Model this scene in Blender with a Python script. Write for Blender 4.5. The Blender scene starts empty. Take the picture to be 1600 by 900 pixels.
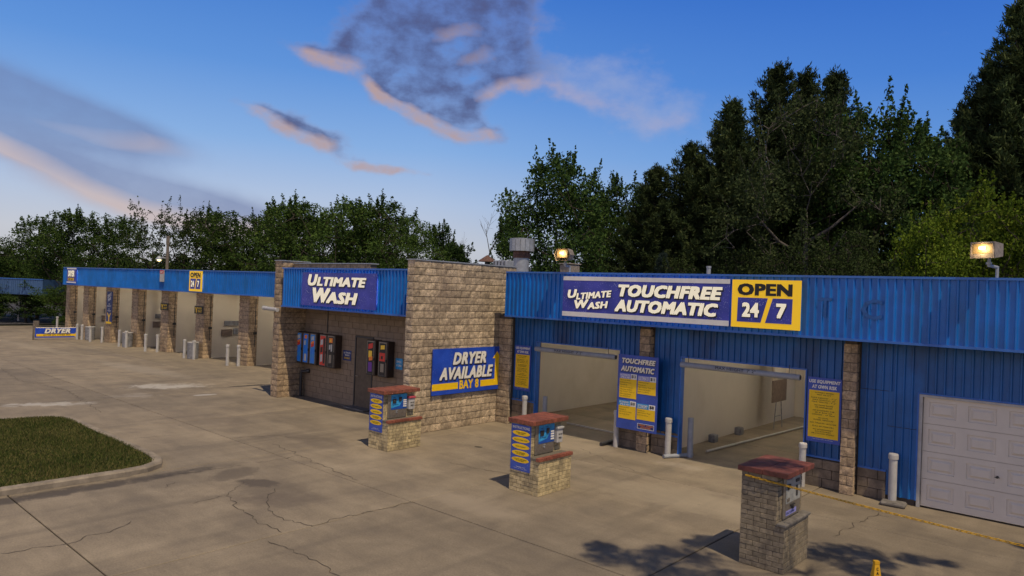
import bpy, math, random
import numpy as np
from mathutils import Vector, Matrix
random.seed(7); rng = np.random.default_rng(7)
sc = bpy.context.scene
COL = sc.collection

# ------------------------------------------------------------------ camera
F = Vector((-0.66792577, 0.74420959, 0.00521997)); R = Vector((0.74380009, 0.66728761, 0.0385833)); U = Vector((-0.02523084, -0.02965339, 0.99924175))
cam = bpy.data.cameras.new('camera'); camo = bpy.data.objects.new('camera', cam); COL.objects.link(camo)
Mx = Matrix((R, U, -F)).transposed().to_4x4(); Mx.translation = (0, 0, 4.03); camo.matrix_world = Mx
cam.sensor_width = 36; cam.lens = 36 * 1111.5 / 1600; cam.clip_start = .1; cam.clip_end = 4000
sc.camera = camo

# ------------------------------------------------------------------ sky, sun, exposure
SUN = Vector((.52, -.20, 1.0)).normalized()
sc.view_settings.view_transform = 'Standard'; sc.view_settings.look = 'None'
sc.view_settings.exposure = 0.0; sc.view_settings.gamma = 1.0
try: sc.view_settings.use_curve_mapping = False
except Exception: pass
world = bpy.data.worlds.new('World'); sc.world = world; world.use_nodes = True
wn = world.node_tree; wl = wn.links

def NN(nt, t, **kw):
    n = nt.nodes.new(t)
    for k, v in kw.items(): setattr(n, k, v)
    return n
def MATH(nt, op, a, b=None, c=None, clamp=False):
    n = nt.nodes.new('ShaderNodeMath'); n.operation = op; n.use_clamp = clamp
    for i, x in enumerate((a, b, c)):
        if x is None: continue
        if isinstance(x, (int, float)): n.inputs[i].default_value = x
        else: nt.links.new(x, n.inputs[i])
    return n.outputs[0]
def MIXC(nt, f, a, b, bt='MIX'):
    n = nt.nodes.new('ShaderNodeMix'); n.data_type = 'RGBA'; n.blend_type = bt
    for i, x in ((0, f), (6, a), (7, b)):
        if isinstance(x, (int, float)): n.inputs[i].default_value = x
        elif isinstance(x, tuple): n.inputs[i].default_value = (*x[:3], 1)
        else: nt.links.new(x, n.inputs[i])
    return n.outputs[2]
def RAMP(nt, f, stops, interp='LINEAR'):
    n = nt.nodes.new('ShaderNodeValToRGB'); n.color_ramp.interpolation = interp
    e = n.color_ramp.elements
    while len(e) < len(stops): e.new(.5)
    for i, (p, c) in enumerate(stops):
        e[i].position = p; e[i].color = (*c, 1) if isinstance(c, tuple) else (c, c, c, 1)
    nt.links.new(f, n.inputs[0]); return n.outputs[0]
def NOISE(nt, vec, scale, detail=3, rough=.55, dist=0.0):
    n = nt.nodes.new('ShaderNodeTexNoise'); n.inputs['Scale'].default_value = scale
    n.inputs['Detail'].default_value = detail; n.inputs['Roughness'].default_value = rough; n.inputs['Distortion'].default_value = dist
    if vec is not None: nt.links.new(vec, n.inputs['Vector'])
    return n.outputs[0]

# cloud density as a function of (azimuth u, elevation v) in degrees
CL = [  # u, v, a, b, angle, weight
 (-8.8, 20.6, 5.2, 2.4, 14, 1.05), (-12.4, 18.3, 2.9, 1.5, 24, .80), (-4.0, 21.8, 5.5, 2.2, 0, 1.0), (-1.0, 20.2, 2.2, 3.2, -14, .95),
 (-.3, 17.6, 1.6, 1.6, -30, .62), (-4.3, 18.0, 2.2, 1.0, 10, .42), (-9.2, 16.9, 3.0, 2.0, -20, .80), (-6.6, 15.6, 2.8, 2.0, -30, .80), (-7.4, 14.1, 4.3, 1.3, -20, 1.15),
 (-4.0, 12.9, 2.6, .9, -12, .92), (-9.9, 14.9, 2.2, .9, -15, .85), (-3.0, 15.4, 3.0, 1.0, 16, .62), (3.6, 17.3, 6.0, 1.6, 6, .66), (9.9, 15.6, 4.8, 2.1, -14, .68),
 (11.6, 13.2, 3.2, 1.5, 25, .62), (6.0, 15.4, 4.0, 1.4, -20, .55), (-16.4, 17.4, 2.9, .8, -6, .72), (-19.4, 12.3, 2.8, .62, -18, .80), (-16.1, 11.3, 3.0, 1.0, -12, .95),
 (-12.2, 9.35, 2.1, .5, -6, .80), (-10.2, 9.2, 1.0, .45, 0, .75), (-7.9, 9.2, 1.8, .4, 0, .5), (15.5, 11.0, 2.4, 1.1, 35, .55), (-27.0, 20.2, 2.0, .6, -25, .42),
 (52, 24, 9, 3, 10, .9), (-60, 15, 12, 3, -5, .9), (-75, 35, 10, 5, 20, .9), (90, 12, 14, 2.5, 5, .9), (150, 30, 16, 5, -20, .9), (20, 48, 10, 6, 30, .9), (-150, 14, 20, 2.5, 0, .9)]
CS = [  # smooth streaks
 (-37, 10.9, 8.5, 2.0, -9, 1.0), (-30.5, 10.0, 7.5, 1.5, -9, .75), (-34.0, 7.7, 6.0, .7, -16, .8), (-27.5, 5.9, 7.5, 1.6, -9, 1.0), (-21.0, 4.6, 9.0, 1.6, -6, .75), (-44, 13, 9, 2.6, -6, .9), (100, 8, 14, 2, 3, .6)]
def cloud_group(name, lst, namp, nscale, lo, hi, warp):
    g = bpy.data.node_groups.new(name, 'ShaderNodeTree')
    g.interface.new_socket('u', in_out='INPUT', socket_type='NodeSocketFloat'); g.interface.new_socket('v', in_out='INPUT', socket_type='NodeSocketFloat')
    g.interface.new_socket('d', in_out='OUTPUT', socket_type='NodeSocketFloat'); g.interface.new_socket('b', in_out='OUTPUT', socket_type='NodeSocketFloat')
    gi = g.nodes.new('NodeGroupInput'); go = g.nodes.new('NodeGroupOutput')
    cv = NN(g, 'ShaderNodeCombineXYZ'); g.links.new(gi.outputs[0], cv.inputs[0]); g.links.new(MATH(g, 'MULTIPLY', gi.outputs[1], 1.5), cv.inputs[1])
    n1 = NOISE(g, cv.outputs[0], nscale, 7, .62); 
    cv2 = NN(g, 'ShaderNodeVectorMath', operation='ADD'); g.links.new(cv.outputs[0], cv2.inputs[0]); cv2.inputs[1].default_value = (31, 17, 5)
    n2 = NOISE(g, cv2.outputs[0], nscale * .7, 4, .6)
    u = MATH(g, 'MULTIPLY_ADD', MATH(g, 'SUBTRACT', n1, .5), warp, gi.outputs[0]); v = MATH(g, 'MULTIPLY_ADD', MATH(g, 'SUBTRACT', n2, .5), warp, gi.outputs[1])
    tot = None
    for (u0, v0, a, b, an, w) in lst:
        c, s = math.cos(math.radians(an)), math.sin(math.radians(an))
        du = MATH(g, 'SUBTRACT', u, u0); dv = MATH(g, 'SUBTRACT', v, v0)
        x = MATH(g, 'MULTIPLY_ADD', du, c / a, MATH(g, 'MULTIPLY', dv, s / a)); y = MATH(g, 'MULTIPLY_ADD', du, -s / b, MATH(g, 'MULTIPLY', dv, c / b))
        r = MATH(g, 'MULTIPLY_ADD', x, x, MATH(g, 'MULTIPLY', y, y))
        m = MATH(g, 'MULTIPLY', MATH(g, 'POWER', math.e, MATH(g, 'MULTIPLY', r, -1.0)), w)
        tot = m if tot is None else MATH(g, 'ADD', tot, m)
    n3 = NOISE(g, cv.outputs[0], nscale * 1.7, 9, .58)
    g.links.new(MATH(g, 'MULTIPLY', MATH(g, 'MINIMUM', tot, .9), 1.1, clamp=True), go.inputs[1]); tot = MATH(g, 'MINIMUM', tot, .82)
    tot = MATH(g, 'MULTIPLY_ADD', MATH(g, 'SUBTRACT', n3, .5), namp, tot)
    mr = NN(g, 'ShaderNodeMapRange', interpolation_type='SMOOTHSTEP'); mr.inputs[1].default_value = lo; mr.inputs[2].default_value = hi
    g.links.new(tot, mr.inputs[0]); g.links.new(mr.outputs[0], go.inputs[0]); return g
tc = NN(wn, 'ShaderNodeTexCoord'); nrm = NN(wn, 'ShaderNodeVectorMath', operation='NORMALIZE'); wl.new(tc.outputs['Generated'], nrm.inputs[0])
sp = NN(wn, 'ShaderNodeSeparateXYZ'); wl.new(nrm.outputs[0], sp.inputs[0])
el = MATH(wn, 'MULTIPLY', MATH(wn, 'ARCSINE', sp.outputs[2]), 57.2958)
# rotate so that azimuth 0 is 131.9 degrees from +X
ca, sa = math.cos(math.radians(131.9)), math.sin(math.radians(131.9))
fx = MATH(wn, 'MULTIPLY_ADD', sp.outputs[0], ca, MATH(wn, 'MULTIPLY', sp.outputs[1], sa)); fy = MATH(wn, 'MULTIPLY_ADD', sp.outputs[0], sa, MATH(wn, 'MULTIPLY', sp.outputs[1], -ca))
az = MATH(wn, 'MULTIPLY', MATH(wn, 'ARCTAN2', fy, fx), 57.2958)
def cgrp(g, dv):
    n = wn.nodes.new('ShaderNodeGroup'); n.node_tree = g; wl.new(az, n.inputs[0]); wl.new(MATH(wn, 'ADD', el, dv) if dv else el, n.inputs[1]); return n.outputs
gA = cloud_group('puffy_clouds', CL, 1.45, .22, .24, 1.16, 1.8); gB = cloud_group('streak_clouds', CS, .55, .09, .18, 1.15, 1.6)
(dA, bA), (_, bA2) = cgrp(gA, 0), cgrp(gA, -.95); (dB, bB), (_, bB2) = cgrp(gB, 0), cgrp(gB, -1.3)
elp = MATH(wn, 'DIVIDE', MATH(wn, 'MAXIMUM', el, 0.0), 90.0)
skyc = RAMP(wn, elp, [(0, (.60, .58, .60)), (.035, (.62, .64, .72)), (.075, (.48, .60, .83)), (.12, (.27, .48, .86)), (.18, (.125, .33, .80)), (.26, (.050, .21, .70)), (.42, (.04, .10, .26)), (1, (.022, .045, .11))])
azf = MATH(wn, 'POWER', MATH(wn, 'MAXIMUM', MATH(wn, 'COSINE', MATH(wn, 'MULTIPLY', MATH(wn, 'SUBTRACT', az, 70.0), .0174533)), 0.0), 1.0)
azf = MATH(wn, 'MULTIPLY', MATH(wn, 'SUBTRACT', azf, .22, clamp=True), 1.35, clamp=True)
skyc = MIXC(wn, azf, skyc, MIXC(wn, 1.0, skyc, (.34, .62, .90), 'MULTIPLY'))
glow = MATH(wn, 'MULTIPLY', MATH(wn, 'POWER', MATH(wn, 'MAXIMUM', MATH(wn, 'COSINE', MATH(wn, 'MULTIPLY', MATH(wn, 'ADD', az, 128.0), .0174533)), 0.0), 1.3), MATH(wn, 'POWER', math.e, MATH(wn, 'DIVIDE', MATH(wn, 'MAXIMUM', el, 0.0), -20.0)))   # unseen warm horizon glow, added left of and behind camera to warm the facades
gl = NN(wn, 'ShaderNodeVectorMath', operation='SCALE'); gl.inputs[0].default_value = (1.0, .62, .34); wl.new(glow, gl.inputs['Scale']); ad = NN(wn, 'ShaderNodeVectorMath', operation='ADD'); wl.new(skyc, ad.inputs[0]); wl.new(gl.outputs[0], ad.inputs[1]); skyc = ad.outputs[0]
nis = NN(wn, 'ShaderNodeTexSky', sky_type='NISHITA'); nis.sun_disc = False; nis.sun_elevation = math.asin(SUN.z); nis.sun_rotation = math.atan2(SUN.x, SUN.y)
nisc = NN(wn, 'ShaderNodeVectorMath', operation='SCALE'); wl.new(nis.outputs[0], nisc.inputs[0]); nisc.inputs['Scale'].default_value = .09
skyc = MIXC(wn, .10, skyc, nisc.outputs[0])
litA = MATH(wn, 'MULTIPLY', MATH(wn, 'MINIMUM', MATH(wn, 'SUBTRACT', bA, bA2), .50), 1.35, clamp=True); litB = MATH(wn, 'MULTIPLY', MATH(wn, 'SUBTRACT', bB, bB2), 1.5, clamp=True)
thin = MATH(wn, 'SUBTRACT', 1.0, dA, clamp=True)
litA = MATH(wn, 'MAXIMUM', litA, MATH(wn, 'MULTIPLY', MATH(wn, 'POWER', thin, 1.8), .45), clamp=True)
peach = MIXC(wn, azf, (.72, .49, .40), (.50, .46, .62))
body = MIXC(wn, MATH(wn, 'MULTIPLY', MATH(wn, 'ADD', az, 0.0), .25, clamp=True), MIXC(wn, dA, (.11, .17, .40), (.095, .105, .23)), (.42, .46, .66))
colA = MIXC(wn, litA, body, peach); colB = MIXC(wn, litB, (.17, .22, .42), (.66, .48, .42))
out = MIXC(wn, MATH(wn, 'MULTIPLY', dB, .80), skyc, colB)
alA = MATH(wn, 'MULTIPLY', dA, MATH(wn, 'SUBTRACT', .92, MATH(wn, 'MULTIPLY', MATH(wn, 'MULTIPLY', MATH(wn, 'ADD', az, .5), .2, clamp=True), .42)))
out = MIXC(wn, alA, out, colA)
bg = wn.nodes['Background']; wl.new(out, bg.inputs[0]); bg.inputs[1].default_value = .92
world.cycles.sampling_method = 'MANUAL'; world.cycles.sample_map_resolution = 512

sl = bpy.data.lights.new('sun', 'SUN'); sl.energy = 3.3; sl.angle = math.radians(.53); sl.color = (1, .83, .60)
so = bpy.data.objects.new('sun', sl); COL.objects.link(so); so.rotation_euler = SUN.to_track_quat('Z', 'Y').to_euler(); so.location = (20, -10, 50)
try: sc.cycles.max_bounces = 8
except Exception: pass

# ------------------------------------------------------------------ helpers
ORG = {}
def tag(o, label=None, cat=None, group=None, kind=None):
    if label: o['label'] = label
    if cat: o['category'] = cat
    if group: o['group'] = group
    if kind: o['kind'] = kind
    return o
def empty(name, loc, rz=0, parent=None, local=True):
    o = bpy.data.objects.new(name, None); COL.objects.link(o); o.empty_display_size = .2
    if parent is not None: o.parent = parent; o.location = Vector(loc) - ORG[parent]; ORG[o] = Vector(loc)
    else: o.location = loc; ORG[o] = Vector((0, 0, 0)) if local else Vector(loc)
    o.rotation_euler = (0, 0, rz); return o
def put(name, me, parent=None, pos=(0, 0, 0), rz=0, mat=None, rot=None):
    o = bpy.data.objects.new(name, me); COL.objects.link(o)
    if mat and not me.materials: me.materials.append(mat)
    if parent is not None: o.parent = parent; o.location = Vector(pos) - ORG[parent]
    else: o.location = pos
    ORG[o] = Vector(pos) if (parent is not None) else Vector((0, 0, 0))
    o.rotation_euler = rot if rot else (0, 0, rz); return o
class MB:
    def __init__(s): s.v = []; s.f = []; s.m = []
    def add(s, v, f, mi=0):
        n = len(s.v); s.v += [tuple(p) for p in v]; s.f += [tuple(i + n for i in q) for q in f]; s.m += [mi] * len(f); return s
    def box(s, x0, x1, y0, y1, z0, z1, mi=0):
        v = [(x0, y0, z0), (x1, y0, z0), (x1, y1, z0), (x0, y1, z0), (x0, y0, z1), (x1, y0, z1), (x1, y1, z1), (x0, y1, z1)]
        return s.add(v, [(0, 3, 2, 1), (4, 5, 6, 7), (0, 1, 5, 4), (1, 2, 6, 5), (2, 3, 7, 6), (3, 0, 4, 7)], mi)
    def cbox(s, x0, x1, y0, y1, z0, z1, c=.01, mi=0):   # chamfered on all twelve edges
        P = []; idx = {}
        for i, x in enumerate((x0, x1)):
            for j, y in enumerate((y0, y1)):
                for k, z in enumerate((z0, z1)):
                    sx, sy, sz = (1, -1)[i] * c, (1, -1)[j] * c, (1, -1)[k] * c
                    for a, p in enumerate(((x, y + sy, z + sz), (x + sx, y, z + sz), (x + sx, y + sy, z))):
                        idx[i, j, k, a] = len(P); P.append(p)
        g = lambda i, j, k, a: idx[i, j, k, a]
        f = [(g(0,0,0,0), g(0,0,1,0), g(0,1,1,0), g(0,1,0,0)), (g(1,0,0,0), g(1,1,0,0), g(1,1,1,0), g(1,0,1,0)),
             (g(0,0,0,1), g(1,0,0,1), g(1,0,1,1), g(0,0,1,1)), (g(0,1,0,1), g(0,1,1,1), g(1,1,1,1), g(1,1,0,1)),
             (g(0,0,0,2), g(0,1,0,2), g(1,1,0,2), g(1,0,0,2)), (g(0,0,1,2), g(1,0,1,2), g(1,1,1,2), g(0,1,1,2))]
        for j in (0, 1):
            for k in (0, 1):
                f.append((g(0,j,k,1), g(0,j,k,2), g(1,j,k,2), g(1,j,k,1)) if (j ^ k) else (g(0,j,k,2), g(0,j,k,1), g(1,j,k,1), g(1,j,k,2)))
        for i in (0, 1):
            for k in (0, 1):
                f.append((g(i,0,k,0), g(i,0,k,2), g(i,1,k,2), g(i,1,k,0)) if not (i ^ k) else (g(i,0,k,2), g(i,0,k,0), g(i,1,k,0), g(i,1,k,2)))
        for i in (0, 1):
            for j in (0, 1):
                f.append((g(i,j,0,0), g(i,j,0,1), g(i,j,1,1), g(i,j,1,0)) if (i ^ j) else (g(i,j,0,1), g(i,j,0,0), g(i,j,1,0), g(i,j,1,1)))
                for k in (0, 1): f.append((g(i,j,k,0), g(i,j,k,1), g(i,j,k,2)) if not (i ^ j ^ k) else (g(i,j,k,0), g(i,j,k,2), g(i,j,k,1)))
        return s.add(P, f, mi)
    def cyl(s, p, q, r0, r1=None, n=12, caps=True, mi=0):
        r1 = r0 if r1 is None else r1; p, q = Vector(p), Vector(q); d = (q - p).normalized()
        a = d.orthogonal().normalized(); b = d.cross(a)
        v = [p + (a * math.cos(t) + b * math.sin(t)) * r0 for t in [6.28319 * i / n for i in range(n)]] + [q + (a * math.cos(t) + b * math.sin(t)) * r1 for t in [6.28319 * i / n for i in range(n)]]
        f = [(i, (i + 1) % n, n + (i + 1) % n, n + i) for i in range(n)]
        if caps: f += [tuple(range(n - 1, -1, -1)), tuple(range(n, 2 * n))]
        return s.add(v, f, mi)
    def tube(s, pts, r, n=8, mi=0):
        for a, b in zip(pts[:-1], pts[1:]): s.cyl(a, b, r, n=n, mi=mi)
        return s
    def lathe(s, prof, n=20, c=(0, 0), mi=0):
        v = []; f = []
        for r, z in prof:
            for i in range(n): t = 6.28319 * i / n; v.append((c[0] + r * math.cos(t), c[1] + r * math.sin(t), z))
        for k in range(len(prof) - 1):
            for i in range(n): f.append((k * n + i, k * n + (i + 1) % n, (k + 1) * n + (i + 1) % n, (k + 1) * n + i))
        f += [tuple(range(n - 1, -1, -1)), tuple(range((len(prof) - 1) * n, len(prof) * n))]
        return s.add(v, f, mi)
    def poly(s, pts, y0, y1, mi=0):    # polygon in XZ, extruded in y (y0 front)
        n = len(pts); ar = sum(pts[i][0] * pts[(i + 1) % n][1] - pts[(i + 1) % n][0] * pts[i][1] for i in range(n))
        if ar < 0: pts = pts[::-1]
        v = [(x, y0, z) for x, z in pts] + [(x, y1, z) for x, z in pts]
        f = [tuple(range(n)), tuple(range(2 * n - 1, n - 1, -1))] + [(i, n + i, n + (i + 1) % n, (i + 1) % n) for i in range(n)]
        return s.add(v, f, mi)
    def mesh(s, name, mats=(), smooth=False):
        me = bpy.data.meshes.new(name); me.from_pydata(s.v, [], s.f)
        for m in (mats if isinstance(mats, (list, tuple)) else (mats,)): me.materials.append(m)
        if any(s.m): me.polygons.foreach_set('material_index', s.m)
        if smooth: me.polygons.foreach_set('use_smooth', [True] * len(me.polygons))
        me.update(); return me
def part(name, mb, mat, parent=None, pos=(0, 0, 0), rz=0, smooth=False):
    return put(name, mb.mesh(name, mat, smooth), parent, pos, rz)

# ------------------------------------------------------------------ materials
MATS = {}
def base(name, rough=.6, metal=0, spec=.5):
    m = bpy.data.materials.new(name); m.use_nodes = True; nt = m.node_tree; b = nt.nodes['Principled BSDF']
    b.inputs['Roughness'].default_value = rough; b.inputs['Metallic'].default_value = metal
    b.inputs['Specular IOR Level'].default_value = spec; MATS[name] = m; return m, nt, b
def simple(name, col, rough=.6, metal=0, var=.12, scale=6, bump=.0, bscale=60, objvar=0.0, dirt=None, spec=.5, pit=0.0):
    m, nt, b = base(name, rough, metal, spec); tcn = NN(nt, 'ShaderNodeTexCoord'); ge = NN(nt, 'ShaderNodeNewGeometry')
    n = NOISE(nt, ge.outputs['Position'], scale, 4, .6)
    k = tuple(c * (1 - var * 2) for c in col); w = tuple(min(1, c * (1 + var * 1.4)) for c in col)
    c = RAMP(nt, n, [(.25, k), (.75, w)])
    if objvar:
        oi = NN(nt, 'ShaderNodeObjectInfo'); v = MATH(nt, 'MULTIPLY_ADD', oi.outputs['Random'], objvar * 2, 1 - objvar)
        vv = NN(nt, 'ShaderNodeVectorMath', operation='SCALE'); nt.links.new(c, vv.inputs[0]); nt.links.new(v, vv.inputs['Scale']); c = vv.outputs[0]
    if pit:
        pn = NOISE(nt, ge.outputs['Position'], 26, 5, .75); pr = RAMP(nt, pn, [(.46, 0.0), (.62, 1.0)]); c = MIXC(nt, MATH(nt, 'MULTIPLY', pr, pit), c, tuple(q * .34 for q in col))
    if dirt:
        dm = NN(nt, 'ShaderNodeMapping'); dm.inputs['Scale'].default_value = (1, 1, dirt[2] if len(dirt) > 2 else .25); nt.links.new(ge.outputs['Position'], dm.inputs[0])
        dn = NOISE(nt, dm.outputs[0], dirt[1], 5, .65); dr = RAMP(nt, dn, [(.50, 0.0), (.72, 1.0)])
        c = MIXC(nt, MATH(nt, 'MULTIPLY', dr, .75), c, dirt[0])
    nt.links.new(c, b.inputs['Base Color'])
    if bump:
        bn = NN(nt, 'ShaderNodeBump'); bn.inputs['Strength'].default_value = bump; bn.inputs['Distance'].default_value = .01
        nt.links.new(NOISE(nt, ge.outputs['Position'], bscale, 4, .65), bn.inputs['Height']); nt.links.new(bn.outputs[0], b.inputs['Normal'])
    return m
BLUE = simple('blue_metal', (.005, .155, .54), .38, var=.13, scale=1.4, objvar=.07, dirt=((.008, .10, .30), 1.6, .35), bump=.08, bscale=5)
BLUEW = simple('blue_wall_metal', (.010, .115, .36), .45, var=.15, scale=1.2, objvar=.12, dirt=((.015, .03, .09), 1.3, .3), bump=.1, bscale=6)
BLUET = simple('blue_trim', (.03, .14, .48), .35, var=.08)
BLUEF = simple('faded_blue_metal', (.05, .11, .24), .5, var=.1, objvar=.06)
STONE = simple('split_face_stone', (.54, .42, .275), .9, var=.34, scale=7, objvar=.27, bump=.9, bscale=38, dirt=((.17, .125, .09), 1.0, .35), pit=.7)
PILB = simple('pillar_stone', (.46, .335, .205), .9, var=.30, scale=9, objvar=.17, bump=.9, bscale=38, dirt=((.17, .12, .085), 2.2, .5), pit=.6)
MORT = simple('mortar', (.10, .082, .065), .95, var=.15, scale=20)
MORTL = simple('pale_mortar', (.14, .12, .09), .95, var=.2, scale=30)
PAINTB = simple('painted_block', (.24, .175, .115), .7, var=.10, scale=4, objvar=.03, bump=.2, bscale=90, dirt=((.16, .115, .075), 1.2, .4))
PAINTJ = simple('painted_joint', (.12, .09, .06), .8)
GREYB = simple('base_block', (.20, .155, .11), .85, var=.2, scale=7, objvar=.12, bump=.4, bscale=80, dirt=((.06, .05, .04), 2, .6))
BEIGE = simple('beige_panel', (.60, .53, .41), .55, var=.04, scale=.6, dirt=((.48, .42, .31), .5, .6))
BEIGED = simple('beige_bay_wall', (.54, .49, .41), .6, var=.04, scale=.7, dirt=((.44, .39, .31), .5, .8))
BRICK = simple('tan_brick', (.50, .40, .215), .8, var=.24, scale=14, objvar=.26, bump=.4, bscale=90, dirt=((.14, .115, .075), 3.2, .8))
BRICKD = simple('dull_tan_brick', (.25, .205, .135), .85, var=.22, scale=14, objvar=.2, bump=.4, bscale=90, dirt=((.10, .08, .06), 3.2, .8))
RED = simple('red_brick', (.23, .068, .038), .7, var=.25, scale=18, objvar=.22, bump=.4, bscale=90)
REDD = simple('dark_red_tile', (.17, .050, .035), .65, var=.3, scale=8, objvar=.2, bump=.3, bscale=60)
CAPC = simple('concrete_cap', (.16, .145, .125), .85, var=.25, scale=9, bump=.4)
WHITEP = simple('white_pvc', (.45, .44, .42), .45, var=.1, scale=5, dirt=((.30, .27, .23), 5, .5))
GREYP = simple('grey_pipe', (.30, .32, .35), .45, var=.1, scale=5)
STEEL = simple('brushed_steel', (.32, .29, .25), .38, .7, var=.12, scale=20)
GALV = simple('galvanised', (.36, .38, .40), .5, .35, var=.12, scale=12)
RUST = simple('rusty_band', (.13, .065, .045), .8, var=.35, scale=14)
DARK = simple('dark_metal', (.03, .03, .032), .5, var=.2)
DOORM = simple('charcoal_door', (.020, .024, .036), .5, var=.1, scale=3)
BROWN = simple('brown_case', (.050, .032, .022), .5, var=.15)
GARW = simple('white_garage_door', (.66, .60, .51), .5, var=.03, scale=2.5)
YEL = simple('sign_yellow', (.88, .56, .008), .45, var=.04)
YELC = simple('chain_yellow', (.58, .34, .025), .5, var=.2, scale=30)
CONEY = simple('cone_yellow', (.62, .34, .01), .5, var=.08)
BLK = simple('print_black', (.01, .01, .012), .5, var=.05)
WHT = simple('print_white', (.80, .78, .70), .5, var=.05)
CREAM = simple('print_cream', (.86, .80, .62), .45, var=.05)
PSH = simple('print_shadow', (.012, .012, .03), .5, var=.05)
LAV = simple('print_lavender', (.28, .28, .62), .5, var=.05)
SKYB = simple('print_sky_blue', (.035, .33, .66), .35, var=.2, scale=8)
NAVY = simple('print_navy', (.012, .035, .16), .45, var=.06)
REDP = simple('print_red', (.55, .035, .03), .4, var=.08)
PINKP = simple('faded_red_plastic', (.46, .06, .085), .5, var=.08)
ORG_ = simple('print_orange', (.75, .22, .02), .4, var=.08)
PURP = simple('print_purple', (.14, .03, .25), .4, var=.08)
WOODG = simple('weathered_wood', (.14, .115, .09), .85, var=.25, scale=14)
WHITEBAR = simple('white_bar', (.74, .73, .70), .5, var=.05)
BARK = simple('bark', (.055, .042, .032), .95, var=.3, scale=6)
BARKG = simple('grey_bark', (.085, .075, .065), .95, var=.25, scale=6)
ROOFM = simple('roof_membrane', (.20, .19, .18), .9)
def drops(name, a, b, amt=.035, emit=0.0, sc_=55):
    m, nt, bs = base(name, .4); tcn = NN(nt, 'ShaderNodeTexCoord'); ge = NN(nt, 'ShaderNodeNewGeometry')
    n = NOISE(nt, ge.outputs['Position'], 2.2, 3); c = RAMP(nt, n, [(.3, a), (.7, b)])
    vo = NN(nt, 'ShaderNodeTexVoronoi'); vo.inputs['Scale'].default_value = sc_; nt.links.new(ge.outputs['Position'], vo.inputs['Vector'])
    big = NOISE(nt, ge.outputs['Position'], 3.5, 2)
    th = MATH(nt, 'MULTIPLY', MATH(nt, 'SUBTRACT', big, .30, clamp=True), amt * 16)
    dd = MATH(nt, 'LESS_THAN', vo.outputs['Distance'], th)
    c = MIXC(nt, MATH(nt, 'MULTIPLY', dd, .55), c, (.55, .58, .85)); nt.links.new(c, bs.inputs['Base Color'])
    return m
PSIGN = drops('blue_purple_print', (.022, .038, .30), (.055, .065, .46), .045, sc_=26)
BSIGN = drops('royal_blue_print', (.010, .050, .38), (.020, .085, .55), .03, sc_=30)
PANEL = drops('banner_blue_print', (.030, .070, .34), (.05, .10, .46), .03, sc_=30)
def emis(name, col, s):
    m, nt, b = base(name, .4); b.inputs['Base Color'].default_value = (*[c * .5 for c in col], 1); b.inputs['Emission Color'].default_value = (*col, 1); b.inputs['Emission Strength'].default_value = s; return m
LEDW = emis('sign_light', (.62, .66, 1.0), 6.0)
LEDW2 = emis('warm_sign_light', (1.0, .78, .38), 5.0)
LAMPM = emis('sodium_lamp', (1.0, .74, .30), 6.0); LAMPG = emis('lamp_glass', (1.0, .62, .16), .16)
TUBEM = emis('bay_fill_tube', (1.0, .90, .76), 105.0)  # glow of the unseen tubes added to brighten the bays
WINE = simple('pale_pane', (.72, .62, .45), .5, var=.05)  # opaque pale colour stands in for daylight through the side windows
CREAML = emis('lit_letter_cream', (.92, .84, .62), .42); CREAML.node_tree.nodes['Principled BSDF'].inputs['Base Color'].default_value = (.80, .74, .56, 1)
YELL = emis('lit_sign_yellow', (.95, .56, .015), .34); YELL.node_tree.nodes['Principled BSDF'].inputs['Base Color'].default_value = (.80, .50, .01, 1)
LAMPG.node_tree.nodes['Principled BSDF'].inputs['Base Color'].default_value = (.16, .11, .05, 1)
def litprint(name, col, e=.08):
    m, nt, b = base(name, .35); b.inputs['Base Color'].default_value = (*col, 1); b.inputs['Emission Color'].default_value = (*col, 1); b.inputs['Emission Strength'].default_value = e; return m
VB = litprint('vend_blue', (.02, .17, .62)); VO = litprint('vend_orange', (.75, .20, .03)); VR = litprint('vend_red', (.55, .035, .025)); VW = litprint('vend_white', (.42, .41, .40)); VK = litprint('vend_black', (.012, .012, .016), 0.0); VY = litprint('vend_yellow', (.8, .5, .04)); VP = litprint('vend_purple', (.12, .03, .26)); VC = litprint('vend_cyan', (.03, .20, .55))

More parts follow.
